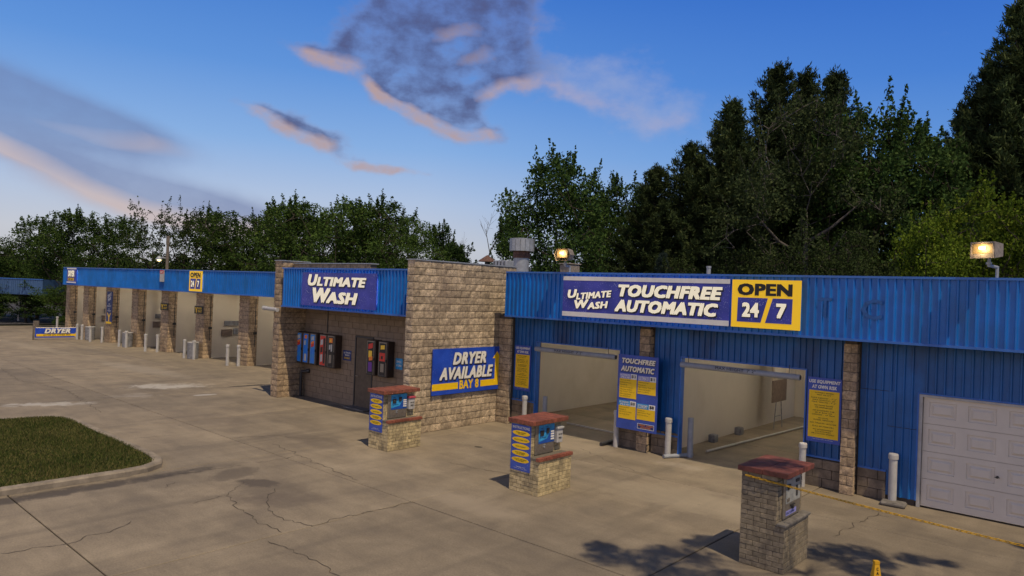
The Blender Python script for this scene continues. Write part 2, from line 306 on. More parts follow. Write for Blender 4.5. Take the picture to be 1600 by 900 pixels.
def concrete():
    m, nt, b = base('concrete_slab', .85); ge = NN(nt, 'ShaderNodeNewGeometry'); P = ge.outputs['Position']; oi = NN(nt, 'ShaderNodeObjectInfo')
    fine = NOISE(nt, P, 34, 5, .7); mid = NOISE(nt, P, 1.1, 6, .62, .4); big = NOISE(nt, P, .16, 4, .55)
    mp = NN(nt, 'ShaderNodeMapping'); mp.inputs['Scale'].default_value = (.35, 1.6, 1); mp.inputs['Rotation'].default_value = (0, 0, .25); nt.links.new(P, mp.inputs[0])
    brush = NOISE(nt, mp.outputs[0], 1.5, 6, .65)
    c = RAMP(nt, mid, [(.28, (.135, .112, .080)), (.5, (.220, .180, .120)), (.75, (.320, .265, .182))])
    c = MIXC(nt, .40, c, RAMP(nt, brush, [(.3, (.15, .12, .088)), (.7, (.29, .236, .168))]))
    c = MIXC(nt, .45, c, MIXC(nt, 1.0, c, RAMP(nt, big, [(.35, (.62, .62, .63)), (.65, (1.35, 1.33, 1.28))]), 'MULTIPLY'))
    c = MIXC(nt, .5, c, MIXC(nt, 1.0, c, RAMP(nt, fine, [(.3, (.60, .60, .60)), (.7, (1.4, 1.4, 1.4))]), 'MULTIPLY'))
    v = MATH(nt, 'MULTIPLY_ADD', oi.outputs['Random'], .22, .87); vv = NN(nt, 'ShaderNodeVectorMath', operation='SCALE'); nt.links.new(c, vv.inputs[0]); nt.links.new(v, vv.inputs['Scale']); c = vv.outputs[0]
    # sand specks
    vo = NN(nt, 'ShaderNodeTexVoronoi'); vo.inputs['Scale'].default_value = 24; nt.links.new(P, vo.inputs['Vector'])
    c = MIXC(nt, MATH(nt, 'MULTIPLY', MATH(nt, 'LESS_THAN', vo.outputs['Distance'], .13), .35), c, (.07, .06, .05))
    vd = NN(nt, 'ShaderNodeTexVoronoi'); vd.inputs['Scale'].default_value = 1.1; nt.links.new(P, vd.inputs['Vector'])   # oil drips
    drip = MATH(nt, 'LESS_THAN', MATH(nt, 'ADD', vd.outputs['Distance'], MATH(nt, 'MULTIPLY', fine, .10)), MATH(nt, 'MULTIPLY_ADD', big, .22, -.03)); c = MIXC(nt, MATH(nt, 'MULTIPLY', drip, .5), c, (.06, .05, .04))
    mp2 = NN(nt, 'ShaderNodeMapping'); mp2.inputs['Scale'].default_value = (2.2, .16, 1); mp2.inputs['Rotation'].default_value = (0, 0, -.06); nt.links.new(P, mp2.inputs[0])   # tyre tracks towards the bays
    trk = RAMP(nt, NOISE(nt, mp2.outputs[0], .9, 5, .6, .3), [(.52, 0.0), (.70, 1.0)]); c = MIXC(nt, MATH(nt, 'MULTIPLY', trk, .38), c, (.11, .09, .066))
    sp_ = NN(nt, 'ShaderNodeSeparateXYZ'); nt.links.new(P, sp_.inputs[0]); X, Y = sp_.outputs[0], sp_.outputs[1]
    nz = NOISE(nt, P, 2.2, 6, .68, .6); nzz = MATH(nt, 'SUBTRACT', nz, .5)
    def blob(c, x, y, a, bb, ang, col, al, lo=.30, hi=.75, na=1.6):
        cc, ss = math.cos(ang), math.sin(ang); dx = MATH(nt, 'SUBTRACT', X, x); dy = MATH(nt, 'SUBTRACT', Y, y)
        u = MATH(nt, 'MULTIPLY_ADD', dx, cc / a, MATH(nt, 'MULTIPLY', dy, ss / a)); w = MATH(nt, 'MULTIPLY_ADD', dx, -ss / bb, MATH(nt, 'MULTIPLY', dy, cc / bb))
        r = MATH(nt, 'SUBTRACT', 1.0, MATH(nt, 'MULTIPLY_ADD', u, u, MATH(nt, 'MULTIPLY', w, w))); r = MATH(nt, 'MULTIPLY_ADD', nzz, na, r)
        mr = NN(nt, 'ShaderNodeMapRange', interpolation_type='SMOOTHSTEP'); mr.inputs[1].default_value = lo; mr.inputs[2].default_value = hi; nt.links.new(r, mr.inputs[0])
        return MIXC(nt, MATH(nt, 'MULTIPLY', mr.outputs[0], al), c, col)
    for a in STAINS: c = blob(c, *a)
    nt.links.new(c, b.inputs['Base Color'])
    bn = NN(nt, 'ShaderNodeBump'); bn.inputs['Strength'].default_value = .35; bn.inputs['Distance'].default_value = .006
    nt.links.new(MATH(nt, 'ADD', fine, MATH(nt, 'MULTIPLY', mid, 2.0)), bn.inputs['Height']); nt.links.new(bn.outputs[0], b.inputs['Normal']); return m
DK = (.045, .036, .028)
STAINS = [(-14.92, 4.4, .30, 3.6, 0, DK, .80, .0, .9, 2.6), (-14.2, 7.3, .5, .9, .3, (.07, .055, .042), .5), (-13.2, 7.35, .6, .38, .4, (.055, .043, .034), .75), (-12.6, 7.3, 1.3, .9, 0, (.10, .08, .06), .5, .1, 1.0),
  (-25.3, 6.9, 1.5, .55, 1.2, (.42, .39, .34), .8, .1, 1.0, 3.2), (-27.3, 11.4, 1.8, .9, 1.1, (.42, .39, .34), .85, .15, 1.0, 3.6), (-25.6, 9.6, .9, .8, 1.1, (.32, .29, .25), .5, .3, 1.4, 4.2), (-25.9, 13.9, 1.0, .16, 1.5, (.02, .018, .016), .85, .1, .5),
  (-24.6, 11.5, .5, .2, 1.5, (.38, .36, .33), .8, .2, .5), (-15.7, 10.4, 1.5, .6, 0, (.10, .08, .062), .4, .1, .9), (-11.9, 7.2, 1.2, .6, .8, (.09, .07, .055), .4, .1, .9), (-9.4, 9.6, 1.6, .5, 0, (.34, .28, .20), .45, .0, .9),
  (-12.8, 13.2, .14, .10, 0, (.03, .025, .02), .8, .1, .5), (-6.5, 13.2, 2.6, 1.1, .2, (.34, .285, .20), .5, .0, 1.0), (-8.4, 15.6, 1.0, .35, 0, (.36, .31, .24), .5, .2, 1.2, 3.0), (-11.6, 15.3, 2.2, .8, 0, (.33, .27, .19), .45, .0, 1.0),
  (-17.5, 12.6, 2.6, .8, .1, (.30, .25, .18), .35, .0, 1.0), (-20.5, 9.6, 2.2, 1.0, .2, (.12, .095, .072), .35, .0, 1.0), (-8.6, 5.4, 1.4, .5, .5, (.12, .095, .07), .35, 0, 1.0), (-33, 12.5, 5, .8, .1, (.32, .28, .22), .45, 0, 1.0), (-40, 13.6, 6, .5, .08, (.12, .10, .08), .4, 0, 1.0), (-46, 11.5, 7, .6, .08, (.33, .28, .2), .4, 0, 1.0), (-5.0, 10.2, 1.2, .8, 0, (.13, .105, .08), .35, 0, 1)]
CONC = concrete()
SUBB = simple('joint_filler', (.045, .037, .028), .95, var=.3, scale=9)
CRK = simple('crack_fill', (.060, .048, .036), .95, var=.3, scale=9)
KERBM = simple('kerb_concrete', (.27, .225, .165), .9, var=.22, scale=3, bump=.4, dirt=((.14, .115, .085), 2, 1.0))
def leafmat(name, stops, tr=.18):
    m, nt, b = base(name, .85); ge = NN(nt, 'ShaderNodeNewGeometry'); oi = NN(nt, 'ShaderNodeObjectInfo')
    n = NOISE(nt, ge.outputs['Position'], .8, 3)
    f = MATH(nt, 'ADD', MATH(nt, 'MULTIPLY', ge.outputs['Random Per Island'], .55), MATH(nt, 'MULTIPLY', n, .45))
    c = RAMP(nt, f, stops); v = MATH(nt, 'MULTIPLY_ADD', oi.outputs['Random'], .5, .75)
    vv = NN(nt, 'ShaderNodeVectorMath', operation='SCALE'); nt.links.new(c, vv.inputs[0]); nt.links.new(v, vv.inputs['Scale']); nt.links.new(vv.outputs[0], b.inputs['Base Color'])
    b.inputs['Specular IOR Level'].default_value = .08
    t = NN(nt, 'ShaderNodeBsdfTranslucent'); nt.links.new(vv.outputs[0], t.inputs[0]); mx = NN(nt, 'ShaderNodeMixShader'); mx.inputs[0].default_value = tr
    nt.links.new(b.outputs[0], mx.inputs[1]); nt.links.new(t.outputs[0], mx.inputs[2]); nt.links.new(mx.outputs[0], nt.nodes['Material Output'].inputs[0]); return m
LF_D = leafmat('leaf_green', [(.2, (.022, .046, .011)), (.6, (.052, .092, .018)), (.9, (.105, .145, .030))])
LF_H = leafmat('leaf_dark_green', [(.2, (.020, .045, .012)), (.6, (.045, .082, .020)), (.9, (.085, .125, .030))], .25)
LF_G = leafmat('leaf_grey_green', [(.2, (.026, .044, .016)), (.6, (.055, .076, .028)), (.9, (.10, .12, .048))], .22)
LF_C = leafmat('needle_green', [(.2, (.024, .042, .017)), (.6, (.052, .075, .026)), (.9, (.10, .115, .042))], .15)
LF_B = leafmat('needle_blue_green', [(.2, (.016, .028, .022)), (.6, (.034, .052, .042)), (.9, (.06, .085, .072))], .06)
LF_Y = leafmat('leaf_bright_green', [(.2, (.045, .085, .010)), (.6, (.13, .19, .018)), (.9, (.24, .28, .035))], .35)
LF_S = leafmat('leaf_shrub', [(.2, (.016, .028, .009)), (.6, (.034, .052, .015)), (.9, (.065, .085, .024))])
GRASSM = leafmat('grass_blades', [(.25, (.030, .050, .010)), (.52, (.075, .092, .022)), (.68, (.16, .135, .050))], .15)
SOIL = simple('turf_soil', (.028, .040, .014), .95, var=.4, scale=5)
FARG = simple('far_ground', (.05, .06, .028), .95, var=.3, scale=.3)
ASPH = simple('road_asphalt', (.055, .052, .05), .9, var=.2, scale=4)

# ------------------------------------------------------------------ text
def text_mesh(s, bold=0.0, shear=0.0, depth=.004):
    cu = bpy.data.curves.new('lettering', 'FONT'); cu.body = s; cu.size = 1; cu.offset = bold; cu.shear = shear; cu.resolution_u = 2; cu.space_line = 1.0; cu.space_character = 1.06 + abs(shear) * .12
    cu.align_x = 'LEFT'; cu.extrude = 0; ob = bpy.data.objects.new('lettering', cu); COL.objects.link(ob)
    bpy.context.view_layer.update()
    dg = bpy.context.evaluated_depsgraph_get(); me = bpy.data.meshes.new_from_object(ob.evaluated_get(dg)); bpy.data.objects.remove(ob); bpy.data.curves.remove(cu)
    n = len(me.vertices); co = np.empty(n * 3); me.vertices.foreach_get('co', co); co = co.reshape(-1, 3)
    fs = [tuple(p.vertices) for p in me.polygons]; bpy.data.meshes.remove(me); return co, fs
TCACHE = {}
def letters(mb, s, rect, y, bold=0.0, shear=0.0, mi=0, rot=0.0, slope=0.0):
    """fit the string to rect (x0,z0,x1,z1) in the XZ plane at depth y; heavy weights by stepping copies"""
    b0 = 0.0; k = (s, b0, shear)
    if k not in TCACHE: TCACHE[k] = text_mesh(s, b0, shear)
    co, fs = TCACHE[k]; mn, mx = co.min(0), co.max(0); x0, z0, x1, z1 = rect; e = max(0, bold - b0); ez = e * .75
    for q, (ox, oz) in enumerate(((0, 0),) if e < .006 else ((-e, -ez), (-e, ez), (e, -ez), (e, ez), (0, 0))):
        X = x0 + (co[:, 0] + ox - mn[0] + e) / (mx[0] - mn[0] + 2 * e) * (x1 - x0); Z = z0 + (co[:, 1] + oz - mn[1] + ez) / max(1e-6, mx[1] - mn[1] + 2 * ez) * (z1 - z0)
        if rot:
            cx, cz = (x0 + x1) / 2, (z0 + z1) / 2; c, s_ = math.cos(rot), math.sin(rot); X, Z = cx + (X - cx) * c - (Z - cz) * s_, cz + (X - cx) * s_ + (Z - cz) * c
        mb.add([(a, y - .00025 * q, b) for a, b in zip(X, Z)], fs, mi)
    return mb
def words(parent, items, mat, y, name='lettering', bold=.02, shear=.0, rot=0.0, fr=None):
    """items: (string, x0, ztop, x1, zbottom) as fractions of fr=(X0,Z0,W,H), z measured downwards"""
    mb = MB(); X0, Z0, W, H = fr
    for it in items:
        s, a, t, b_, bt = it[:5]; letters(mb, s, (X0 + a * W, Z0 + (1 - bt) * H, X0 + b_ * W, Z0 + (1 - t) * H), y, it[5] if len(it) > 5 else bold, it[6] if len(it) > 6 else shear, rot=rot)
    return part(name, mb, mat, parent)
def shadowed(parent, items, mat, y, fr, bold=.045, shear=.25, rot=0, d=.012):
    dx, dz = d / fr[2] * 1.2, d / fr[3] * 1.6
    words(parent, [(i[0], i[1] + dx, i[2] + dz, i[3] + dx, i[4] + dz) + tuple(i[5:]) for i in items], PSH, y + .003, 'letter_shadow', bold + .006, shear, rot, fr)
    words(parent, [(i[0], i[1] - dx * .5, i[2] + dz * .4, i[3] - dx * .5, i[4] + dz * .4) + tuple(i[5:]) for i in items], PSH, y + .002, 'letter_shadow', bold + .006, shear, rot, fr)
    return words(parent, items, mat, y, 'lettering', bold, shear, rot, fr)

# ------------------------------------------------------------------ ground
HEADL = 0.06541109; CH, SH = math.cos(HEADL), math.sin(HEADL)
def L(s, n, z=0.0): return Vector((s * CH - n * SH, s * SH + n * CH, z))
gm = MB(); gm.add([(-2500, -2500, -.14), (2500, -2500, -.14), (2500, 2500, -.14), (-2500, 2500, -.14)], [(0, 1, 2, 3)])
tag(part('ground', gm, FARG), kind='structure')
lot = MB(); lot.add([(-64, -22, -.085), (12, -22, -.085), (12, 34, -.085), (-64, 34, -.085)], [(0, 1, 2, 3)])
pav = part('pavement', lot, SUBB); tag(pav, kind='structure')
road = MB(); road.add([(-110, -60, -.045), (-66.5, -60, -.045), (-66.5, 60, -.045), (-110, 60, -.045)], [(0, 1, 2, 3)]); tag(part('road', road, ASPH), kind='structure')
xs = [-64] + [-60.3 + 5 * i for i in range(15)] + [12]; ys = [-22, -17.4, -12.15, -6.9, -1.65, 3.6, 8.85, 14.1, 19.35, 26, 34]
scache = {}
for i in range(len(xs) - 1):
    for j in range(len(ys) - 1):
        w, d = round(xs[i + 1] - xs[i], 2), round(ys[j + 1] - ys[j], 2); k = (w, d)
        if k not in scache: scache[k] = MB().cbox(.011, w - .011, .011, d - .011, -.12, 0, .010).mesh('slab', CONC)
        o = put('slab', scache[k], pav, (xs[i], ys[j], random.uniform(-.004, .0)))
CR = [[[-14.86, 5.9], [-14.8, 6.65], [-14.76, 7.24], [-14.73, 7.8]], [[-16.27, 9.36], [-15.58, 9.31], [-14.77, 9.21], [-14.68, 8.71], [-14.74, 8.11]], [[-14.77, 9.21], [-13.6, 9.1], [-12.73, 9.0], [-12.1, 8.95]], [[-13.5, 7.17], [-13.07, 6.78], [-12.85, 6.54], [-12.55, 6.42], [-11.7, 6.24], [-11.17, 6.19], [-10.64, 6.18], [-10.33, 6.18]], [[-12.69, 7.41], [-12.11, 6.94], [-11.51, 6.6], [-11.08, 6.55], [-10.65, 6.6], [-10.29, 6.74], [-10.37, 7.5], [-10.26, 8.18], [-10.21, 8.9]], [[-10.15, 5.83], [-9.64, 5.88], [-9.19, 5.93], [-8.84, 5.92], [-8.27, 5.86], [-7.6, 5.7]], [[-12.16, 2.8], [-12.12, 3.18], [-11.97, 3.6], [-12.13, 4.04], [-12.22, 4.39], [-12.44, 4.67]], [[-12.71, 5.79], [-12.77, 6.17], [-12.85, 6.54]], [[-18.83, 6.91], [-18.74, 7.4], [-18.66, 7.89]], [[-14.32, 6.18], [-14.21, 5.95], [-14.01, 5.84]], [[-31.31, 7.59], [-30.09, 7.89], [-27.97, 8.2], [-22.88, 7.65]], [[-35.86, 7.98], [-31.31, 7.59], [-29.54, 8.45]], [[-17.43, 8.86], [-17.16, 9.86], [-16.2, 10.32], [-15.98, 10.75]], [[-4.01, 13.03], [-3.91, 14.33], [-3.82, 15.13], [-3.98, 15.31], [-4.21, 15.17]], [[-3.82, 15.13], [-3.54, 15.04]], [[-11.05, 15.19], [-9.45, 14.45], [-7.82, 14.0]], [[-12.1, 11.48], [-10.99, 11.62], [-10.36, 11.78]], [[-26.4, 16.5], [-26.2, 14.6], [-25.9, 13.0], [-26.3, 11.2]]]
for pl in CR:
    pts = [np.array(pl[0])]
    for a, b in zip(pl[:-1], pl[1:]):
        a, b = np.array(a), np.array(b); n = max(2, int(np.linalg.norm(b - a) / .09)); nn = np.array([-(b - a)[1], (b - a)[0]]) / np.linalg.norm(b - a)
        for t in range(1, n + 1): pts.append(a + (b - a) * t / n + nn * (rng.normal(0, .022) + 0.05 * math.sin(t * .9 + a[0] * 7) * math.sin(math.pi * t / n)) * (t < n))
    mb = MB(); vs = []
    for i, p in enumerate(pts):
        d = pts[min(i + 1, len(pts) - 1)] - pts[max(i - 1, 0)]; d = d / (np.linalg.norm(d) + 1e-6); w = rng.uniform(.0025, .008) if 0 < i < len(pts) - 1 else .001
        vs += [(p[0] - d[1] * w, p[1] + d[0] * w, .0035), (p[0] + d[1] * w, p[1] - d[0] * w, .0035)]
    mb.add(vs, [(2 * i, 2 * i + 1, 2 * i + 3, 2 * i + 2) for i in range(len(pts) - 1)]); part('crack', mb, CRK, pav)

# lawn island with kerb
outline = [(-36, -16), (-15.30, -16)] + [(-15.30, y) for y in (-8, -2, 0, 2, 3.5, 5.6)] + [(-15.36, 6.05), (-15.60, 6.42), (-16.0, 6.60), (-16.6, 6.66)] + [(x, 6.66) for x in (-18, -20, -21.5)] + [(-22.1, 6.60), (-22.5, 6.35), (-22.75, 5.9)] + [(-22.95, 5.0), (-23.6, 1), (-25, -4), (-27, -9)]
def inset(poly, d):
    n = len(poly); out_ = []
    for i in range(n):
        p0, p1, p2 = [np.array(poly[j % n], float) for j in (i - 1, i, i + 1)]; a = p1 - p0; b = p2 - p1; a /= np.linalg.norm(a); b /= np.linalg.norm(b)
        na, nb = np.array([-a[1], a[0]]), np.array([-b[1], b[0]]); m = na + nb; m /= np.linalg.norm(m); out_.append(tuple(p1 + m * d / max(.4, m @ na)))
    return out_
inn = inset(outline, .20)
isl = empty('grass_island', (-18, 4, 0), local=False); tag(isl, kind='structure')
soil = MB(); soil.add([(x, y, .085) for x, y in inset(outline, .19)], [tuple(range(len(outline)))]); tag(part('turf', soil, SOIL, isl), kind='structure')
acc = 0; n = len(outline)
segs = []
for i in range(n):
    a, b = outline[i], outline[(i + 1) % n]; ia, ib = inn[i], inn[(i + 1) % n]; ln = math.dist(a, b); k = max(1, round(ln / 2.4))
    for t in range(k):
        lp = lambda p, q, f: (p[0] + (q[0] - p[0]) * f, p[1] + (q[1] - p[1]) * f)
        g0, g1 = t / k + (.004 / ln if ln > 1.5 else 0), (t + 1) / k - (.004 / ln if ln > 1.5 else 0)
        q = [lp(a, b, g0), lp(a, b, g1), lp(ia, ib, g1), lp(ia, ib, g0)]; sl_ = .03
        mb = MB(); out2 = inset(outline, sl_); 
        qt = [lp(out2[i], out2[(i + 1) % n], g0), lp(out2[i], out2[(i + 1) % n], g1)]
        v = [(*q[0], -.01), (*q[1], -.01), (*q[2], -.01), (*q[3], -.01), (*q[0], .085), (*q[1], .085), (*qt[0], .115), (*qt[1], .115), (*q[2], .115), (*q[3], .115)]
        mb.add(v, [(0, 1, 5, 4), (4, 5, 7, 6), (6, 7, 8, 9), (9, 8, 2, 3), (0, 4, 6, 9, 3), (1, 2, 8, 7, 5)]); part('kerb_stone', mb, KERBM, isl)
# grass blades
def in_poly(P, poly):
    x, y = P[:, 0], P[:, 1]; ins = np.zeros(len(P), bool); n = len(poly)
    for i in range(n):
        x1, y1 = poly[i]; x2, y2 = poly[(i + 1) % n]; c = ((y1 > y) != (y2 > y)) & (x < (x2 - x1) * (y - y1) / (y2 - y1 + 1e-12) + x1); ins ^= c
    return ins
def quick_mesh(name, V, nv, mat):
    me = bpy.data.meshes.new(name); n = len(V) // nv; me.vertices.add(len(V)); me.vertices.foreach_set('co', V.astype(np.float32).ravel())
    me.loops.add(n * nv); me.loops.foreach_set('vertex_index', np.arange(n * nv, dtype=np.int32)); me.polygons.add(n)
    me.polygons.foreach_set('loop_start', np.arange(n, dtype=np.int32) * nv); me.polygons.foreach_set('loop_total', np.full(n, nv, np.int32))
    me.update(calc_edges=True); me.materials.append(mat); return me
N = 230000; P = np.stack([rng.uniform(-25.5, -15.3, N), rng.uniform(-1.5, 6.7, N)], 1); P = P[in_poly(P, inset(outline, .17))]
patch = np.sin(P[:, 0] * 1.7 + 1) * np.sin(P[:, 1] * 2.3) * .25 + 1; n = len(P)
h = rng.uniform(.03, .075, n) * patch; a = rng.uniform(0, 6.283, n); w = rng.uniform(.006, .013, n); lx, ly = rng.normal(0, .025, n), rng.normal(0, .025, n)
V = np.empty((n, 3, 3)); V[:, 0] = np.stack([P[:, 0] - np.cos(a) * w, P[:, 1] - np.sin(a) * w, np.full(n, .085)], 1); V[:, 1] = np.stack([P[:, 0] + np.cos(a) * w, P[:, 1] + np.sin(a) * w, np.full(n, .085)], 1)
V[:, 2] = np.stack([P[:, 0] + lx, P[:, 1] + ly, .085 + h], 1)
tag(put('grass', quick_mesh('grass', V.reshape(-1, 3), 3, GRASSM)), 'short green lawn filling the kerbed island', 'grass', kind='stuff')

# ------------------------------------------------------------------ masonry
def split_face(w, h, d=.09, nx=5, nz=3, amp=.013):
    mb = MB(); v = []; g = .006
    for k in range(nz + 1):
        for i in range(nx + 1):
            e = (i in (0, nx)) or (k in (0, nz)); x = .004 + (w - .008) * i / nx; z = .008 + (h - .016) * k / nz
            y = (rng.uniform(-.008, .004) if e else -rng.uniform(.006, amp))
            if not e: x += rng.uniform(-.2, .2) * w / nx; z += rng.uniform(-.25, .25) * h / nz
            v.append((x, y, z))
    f = []; W = nx + 1
    for k in range(nz):
        for i in range(nx): f.append((k * W + i, k * W + i + 1, (k + 1) * W + i + 1, (k + 1) * W + i))
    per = [i for i in range(nx + 1)] + [k * W + nx for k in range(1, nz + 1)] + [nz * W + i for i in range(nx - 1, -1, -1)] + [k * W for k in range(nz - 1, 0, -1)]
    b0 = len(v)
    for p in per: v.append((v[p][0], d, v[p][2]))
    m = len(per)
    for i in range(m): j = (i + 1) % m; f.append((per[j], per[i], b0 + i, b0 + j))
    return mb.add(v, f)
def flat_block(w, h, d=.07): return MB().cbox(.004, w - .004, 0, d, .004, h - .004, .005)
BC = {}
def block_mesh(kind, w, h, mat, var):
    k = (kind, round(w, 2), round(h, 3), mat.name, var)
    if k not in BC: BC[k] = (split_face(w, h, nx=max(1, round(w / .08))) if kind == 'split' else flat_block(w, h)).mesh('block', mat)
    return BC[k]
def courses(parent, pos, rz, length, height, mat, kind='split', bw=.4, bh=.2, holes=(), start=0, name='block', lmt=300, jit=.004, stag=True):
    """running-bond blocks; pos = lower left corner of the face (parent frame), local -y is outwards"""
    dx, dy = math.cos(rz), math.sin(rz); n = round(height / bh); cnt = 0; extra = MB()
    for r in range(n):
        z = r * bh; x = -((r + start) % 2) * bw / 2 * stag
        while x < length - .02:
            a, b = max(0, x), min(length, x + bw); x += bw; segs = [(a, b)]
            for (h0, h1, z0, z1) in holes:
                if z + bh * .5 > z0 and z + bh * .5 < z1:
                    ns = []
                    for (p, q) in segs:
                        if q <= h0 or p >= h1: ns.append((p, q))
                        else:
                            if p < h0: ns.append((p, h0))
                            if q > h1: ns.append((h1, q))
                    segs = ns
            for (p, q) in segs:
                if q - p < .04: continue
                me = block_mesh(kind, q - p, bh, mat, random.randrange(5)); j = random.uniform(-jit, jit)
                if cnt < lmt: put(name, me, parent, (pos[0] + dx * p - dy * 0 + dy * j, pos[1] + dy * p - dx * j, pos[2] + z), rz); cnt += 1
    return cnt
RIB = .155
SHC = {}
def sheet_mesh(nr, h, mat, depth=.034):
    k = (round(nr, 3), round(h, 3), mat.name)
    if k in SHC: return SHC[k]
    w = nr * RIB; pr = []; x = 0
    while x < w - 1e-4:
        for f, y in ((0, 0), (.098, 0), (.110, -depth), (.138, -depth), (.150, 0)):
            if x + f < w: pr.append((x + f, y))
        x += RIB
    pr.append((w, 0)); n = len(pr); mb = MB(); v = [(a, b, 0) for a, b in pr] + [(a, b, h) for a, b in pr] + [(a, b + .003 + .004, 0) for a, b in pr] + [(a, b + .007, h) for a, b in pr]
    f = [(i, i + 1, n + i + 1, n + i) for i in range(n - 1)] + [(2 * n + i + 1, 2 * n + i, 3 * n + i, 3 * n + i + 1) for i in range(n - 1)]
    f += [(i + 1, i, 2 * n + i, 2 * n + i + 1) for i in range(n - 1)] + [(n + i, n + i + 1, 3 * n + i + 1, 3 * n + i) for i in range(n - 1)] + [(0, n, 3 * n, 2 * n), (n - 1, 3 * n - 1, 4 * n - 1, 2 * n - 1)]
    SHC[k] = mb.add(v, f).mesh('metal_sheet', mat); return SHC[k]
def sheets(parent, x0, x1, y, z0, z1, mat=None, nr=6):
    mat = mat or BLUEW; x = x0
    while x < x1 - .02:
        k = min(nr, (x1 - x) / RIB); put('metal_sheet', sheet_mesh(k, z1 - z0, mat), parent, (x, y + random.uniform(-.002, .002), z0)); x += nr * RIB
def fascia(parent, x0, x1, y, z0, z1, mat, trim, ends=True):
    """back board + sheets + trims, y is the front plane"""
    fa = part('fascia', MB().box(x0, x1, y + .03, y + .09, z0 + .01, z1 - .01), mat, parent)
    sheets(fa, x0 + .01, x1 - .01, y + .02, z0 + .02, z1 - .03, mat)
    t = MB(); t.box(x0 - .01, x1 + .01, y - .025, y + .25, z1 - .035, z1 + .012); part('top_trim', t, trim, fa)
    t = MB(); t.box(x0 - .01, x1 + .01, y - .022, y + .10, z0 - .02, z0 + .03); part('bottom_trim', t, trim, fa)
    if ends:
        part('end_trim', MB().box(x0 - .018, x0 - .002, y - .012, y + 1.0, z0 - .01, z1 - .04), mat, fa); part('end_trim', MB().box(x1 + .002, x1 + .018, y - .012, y + 1.0, z0 - .01, z1 - .04), mat, fa)
    return fa
def bparent(name, label, cat, loc, rz=0, group=None):
    o = bpy.data.objects.new(name, None); COL.objects.link(o); o.location = loc; o.rotation_euler = (0, 0, rz); ORG[o] = Vector((0, 0, 0)); tag(o, label, cat, group); return o
# buildings keep their own frame: children coordinates are relative to the frame origin passed as "loc"
def rel(b, org): ORG[b] = Vector(org); return b

# ================= automatic wash building (right)
B3 = rel(bparent('automatic_wash_building', 'blue ribbed metal building with two automatic wash bays and a white garage door', 'building', (-7, 16.32, 0)), (-7, 16.32, 0))
ZT, ZB = 4.62, 3.30; XE = 5.0; YW = 16.32; YB = 25.6
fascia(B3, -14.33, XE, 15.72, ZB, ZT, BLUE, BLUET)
part('soffit', MB().box(-14.3, XE, 15.83, 16.30, ZB + .02, ZB + .05), DARK, B3)
part('roof', MB().box(-14.30, XE, 15.98, YB, 4.1, 4.25).box(-14.9, XE, 16.5, YB, 3.32, 3.40), ROOFM, B3)
O1 = (-13.54, -10.62, 2.56); O2 = (-8.77, -5.70, 2.53); GD = (-3.43, -.62, 2.28)
cl = empty('wall_cladding', (-7, YW, 0), parent=B3)
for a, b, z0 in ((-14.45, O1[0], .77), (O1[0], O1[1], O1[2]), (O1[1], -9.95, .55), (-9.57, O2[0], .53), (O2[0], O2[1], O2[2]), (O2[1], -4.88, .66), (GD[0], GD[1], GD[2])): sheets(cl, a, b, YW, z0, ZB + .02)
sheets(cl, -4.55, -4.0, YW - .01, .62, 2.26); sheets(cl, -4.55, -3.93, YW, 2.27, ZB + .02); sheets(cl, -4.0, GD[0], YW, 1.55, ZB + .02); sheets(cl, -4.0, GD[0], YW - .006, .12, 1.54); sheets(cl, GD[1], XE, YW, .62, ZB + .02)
tr = MB()
for a, b, z0 in ((-14.45, O1[0], .77), (O1[1], -9.95, .55), (-9.57, O2[0], .53), (O2[1], -4.88, .66), (-4.55, -4.0, .62), (GD[1], XE, .62)): tr.box(a, b, YW - .034, YW + .03, z0 - .03, z0 + .012)
for (a, b, z) in (O1, O2, GD):
    tr.box(a - .03, a, YW - .036, YW + .14, .0 if z > 2.3 else .12, z + .03); tr.box(b, b + .03, YW - .036, YW + .14, .0, z + .03); tr.box(a, b, YW - .036, YW + .14, z, z + .03)
part('opening_trim', tr, BLUET, B3)
# inner wall behind the cladding, with reveals
iw = MB()
for a, b, z0, z1 in ((-14.9, O1[0] - .03, 0, 3.3), (O1[1] + .03, O2[0] - .03, 0, 3.3), (O2[1] + .03, GD[0] - .03, 0, 3.3), (GD[1] + .03, XE, 0, 3.3), (O1[0] - .03, O1[1] + .03, O1[2] + .03, 3.3), (O2[0] - .03, O2[1] + .03, O2[2] + .03, 3.3), (GD[0] - .03, GD[1] + .03, GD[2] + .03, 3.3)): iw.box(a, b, YW + .031, YW + .2, z0, z1)
part('front_wall', iw, MORT, B3)
bw = empty('base_wall', (-7, YW, 0), parent=B3)
for a, b in ((-14.45, O1[0] - .03), (O1[1] + .03, -9.95), (-9.57, O2[0] - .03), (O2[1] + .03, -4.88), (-4.55, -4.0), (GD[1] + .03, 1.5)): courses(bw, (a, YW - .03, 0), 0, b - a, .6 if a > -14 else .8, GREYB, 'flat')
for (a, b, yf) in ((-9.92, -9.60, 16.12), (-4.85, -4.57, 16.08)):
    pl = part('pillar', MB().box(a + .02, b - .02, yf + .03, YW + .03, 0, 3.3), MORT, B3)
    courses(pl, (a, yf + .02, 0), 0, b - a, 3.3, PILB, 'split', bw=.29, lmt=80); courses(pl, (b - .02, yf + .04, 0), math.pi / 2, .2, 3.3, PILB, 'split', bw=.4, lmt=80)
pl = part('pilaster', MB().box(-14.97, -14.48, 16.18, 16.34, 0, 3.3), MORT, B3)
courses(pl, (-14.97, 16.15, 0), 0, .5, 3.3, STONE, 'split', lmt=80)
